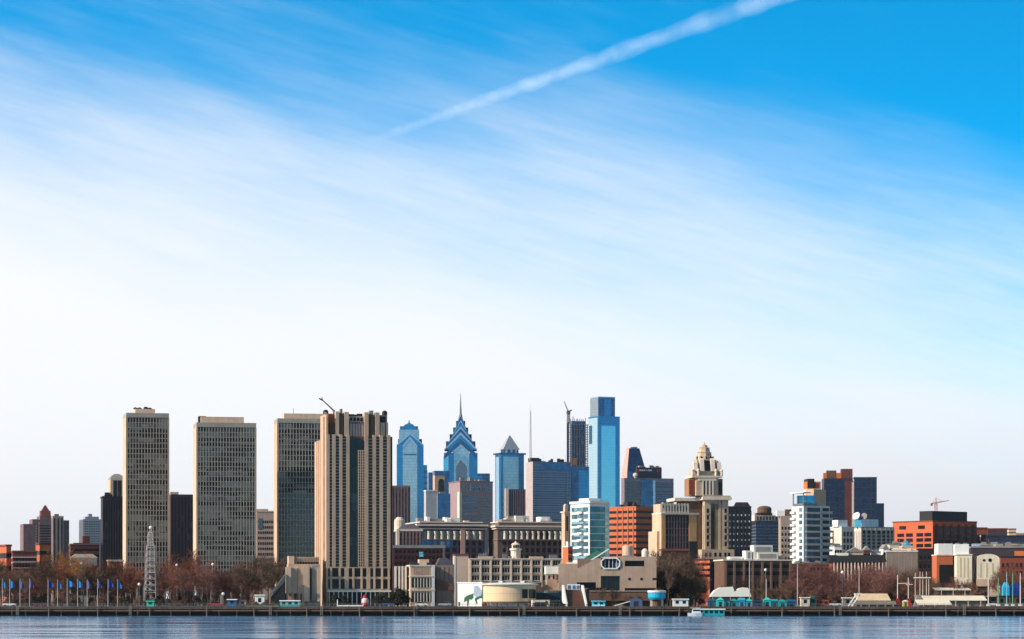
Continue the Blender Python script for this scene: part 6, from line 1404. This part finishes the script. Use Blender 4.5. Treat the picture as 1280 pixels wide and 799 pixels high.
    for lab, a, c, t0, t1, Y in (('long white low shed roof at the right shore below the white arched hall', 1154, 1232, 751, 745.5, 975), ('short lower white shed roof left of the long white one', 1146, 1188, 756.5, 750.5, 963), ('thin pale upper shed roof behind the long white one', 1168, 1212, 738, 735.5, 1010)):
        t = thing('white_shed', lab, 'shed', (PX((a+c)/2, Y), Y, GZ)); k = Y/F; z = lambda py: PZ(py, Y)-GZ; hw = (c-a)/2*k
        part('roof', MB().sideslab([(-3, z(t0)), (4, z(t1)), (4, z(t1)+.25), (-3, z(t0)+.3)], -hw, hw), surf('shed_white', rgb(232,222,200), .8, .1), t); part('wall', MB().box(-hw+.5, hw-.5, -2.2, 3.8, 0, z(t0)-.03), surf('shed_wall', rgb(120,100,88)), t)
        for x_ in lsp(-hw, hw, max(3, int(hw/2))): part('post', MB().box(x_-.12, x_+.12, -2.9, -2.7, 0, z(t0)-.02), PALE, t)
    kiosk('hut', 'dark flat roofed hut below the white arched hall', 'hut', 1222, 1236, 733, 1040, BROWN, DARK); kiosk('hut', 'long dark low hut in front of the blue tarpaulins', 'hut', 1247, 1282, 744.5, 970, BROWN, DARK); kiosk('hut', 'long dark low hut left of the blue tarpaulins', 'hut', 1222, 1252, 745, 990, DARK, GREY)
    for lab, a, c, top, mt in (('bright cyan tarpaulin covered stack between the coloured masts', 1253, 1261, 728, surf('tarp_bright', rgb(40,170,215), .7)), ('dark blue tarpaulin covered stack at the far right', 1262, 1276, 728.5, surf('tarp_deep', rgb(20,50,130), .7))):
        Y = 982; k = Y/F; t = thing('covered_stack', lab, 'tarpaulin', (PX((a+c)/2, Y), Y, GZ)); h = PZ(top, Y)-GZ; hw = (c-a)/2*k
        part('cover', MB().frus(0, 0, 1.0, h*.8, hw*1.05, 1.6, hw, 1.4).frus(0, 0, h*.8, h, hw, 1.4, hw*.4, .8), mt, t); part('pallet', MB().box(-hw*1.1, hw*1.1, -1.7, 1.7, 0, .99), DARK, t)
    kiosk('floating_dock', 'dark low floating dock with pale rim at the far right water edge', 'dock', 1226, 1292, 757.5, 953, BROWN, surf('dock_top', rgb(140,120,104)), base=2.4, dep=3.4)
quay_things()

# ---------------------------------------------------------------- contrail high above the far horizon
def contrail():
    m = bpy.data.materials.new('contrail_ice'); m.use_nodes = True; k = NT(m.node_tree); p = k.n['Principled BSDF']
    p.inputs['Base Color'].default_value = (.93, .93, .95, 1); p.inputs['Roughness'].default_value = 1; p.inputs['Specular IOR Level'].default_value = 0
    tr = k.node('ShaderNodeBsdfTransparent'); tl = k.node('ShaderNodeBsdfTranslucent'); df = k.node('ShaderNodeBsdfDiffuse')
    tl.inputs[0].default_value = (.95,.95,.97,1); df.inputs[0].default_value = (.95,.95,.97,1)
    add = k.node('ShaderNodeAddShader'); k.l.new(tl.outputs[0], add.inputs[0]); k.l.new(df.outputs[0], add.inputs[1])
    o = k.node('ShaderNodeTexCoord').outputs['Generated']; x, y, z = k.sep(o)
    ob = k.node('ShaderNodeTexCoord').outputs['Object']
    n = k.noise(ob, .0016, 6, .62); n2 = k.noise(ob, .0004, 3, .6)
    lw = k.node('ShaderNodeLayerWeight'); lw.inputs[0].default_value = .5
    face = k.m('POWER', k.m('SUBTRACT', 1.0, lw.outputs['Facing']), 2.2)
    a = k.m('MULTIPLY', k.m('MULTIPLY', face, k.smooth(k.m('ADD', k.m('MULTIPLY', n, .7), k.m('MULTIPLY', n2, .5)), .30, .92)), k.smooth(x, -.01, .14))
    mix = k.node('ShaderNodeMixShader'); k.l.new(k.m('MULTIPLY', a, .52), mix.inputs[0]); k.l.new(tr.outputs[0], mix.inputs[1]); k.l.new(add.outputs[0], mix.inputs[2])
    k.l.new(mix.outputs[0], k.n['Material Output'].inputs[0])
    Hh = 9000.0
    def at(px, py): Y = (Hh-CH)*F/(HZ-py); return Vector((PX(px, Y), Y, Hh))
    A, B = at(452, 180), at(958, 0); d = B - A; E = B + d*1.2
    r = random.Random(5); mb = MB(); n = 90; m_ = 14; vs = []
    c0 = A
    side = d.cross(Vector((0,0,1))).normalized()
    for i in range(n+1):
        f = i/n; c = A + (E-A)*f; w_ = 140 + 160*min(1, f*1.9)**.8; w_ *= r.uniform(.86, 1.14)
        c = c + side*r.uniform(-20, 20)
        for j in range(m_):
            t = 2*math.pi*j/m_; vs.append(tuple(c - A + side*(w_*.62*math.cos(t)) + Vector((0,0,1))*(w_*.62*math.sin(t))))
    fs = [(i*m_+j, i*m_+(j+1) % m_, (i+1)*m_+(j+1) % m_, (i+1)*m_+j) for i in range(n) for j in range(m_)]
    o = part('contrail', mb.add(vs, fs), m, None, A)
    for q in o.data.polygons: q.use_smooth = True
    o.visible_shadow = True
    tag(o, 'long white aircraft contrail slanting across the blue sky', 'contrail')
contrail()

# ---------------------------------------------------------------- thin winter air
def haze():
    m = bpy.data.materials.new('haze_air'); m.use_nodes = True; k = NT(m.node_tree); k.n.clear()
    out = k.node('ShaderNodeOutputMaterial'); v = k.node('ShaderNodeVolumePrincipled')
    v.inputs['Color'].default_value = (.80, .86, .96, 1); v.inputs['Density'].default_value = HAZE; v.inputs['Anisotropy'].default_value = .3
    k.l.new(v.outputs[0], out.inputs['Volume'])
    tag(part('haze', MB().box(-11000, 11000, -700, 15300, -1.0, 312), m, None), 'thin pale winter haze lying over river and city', 'haze', kind='stuff')
HAZE = 0.000018
haze()
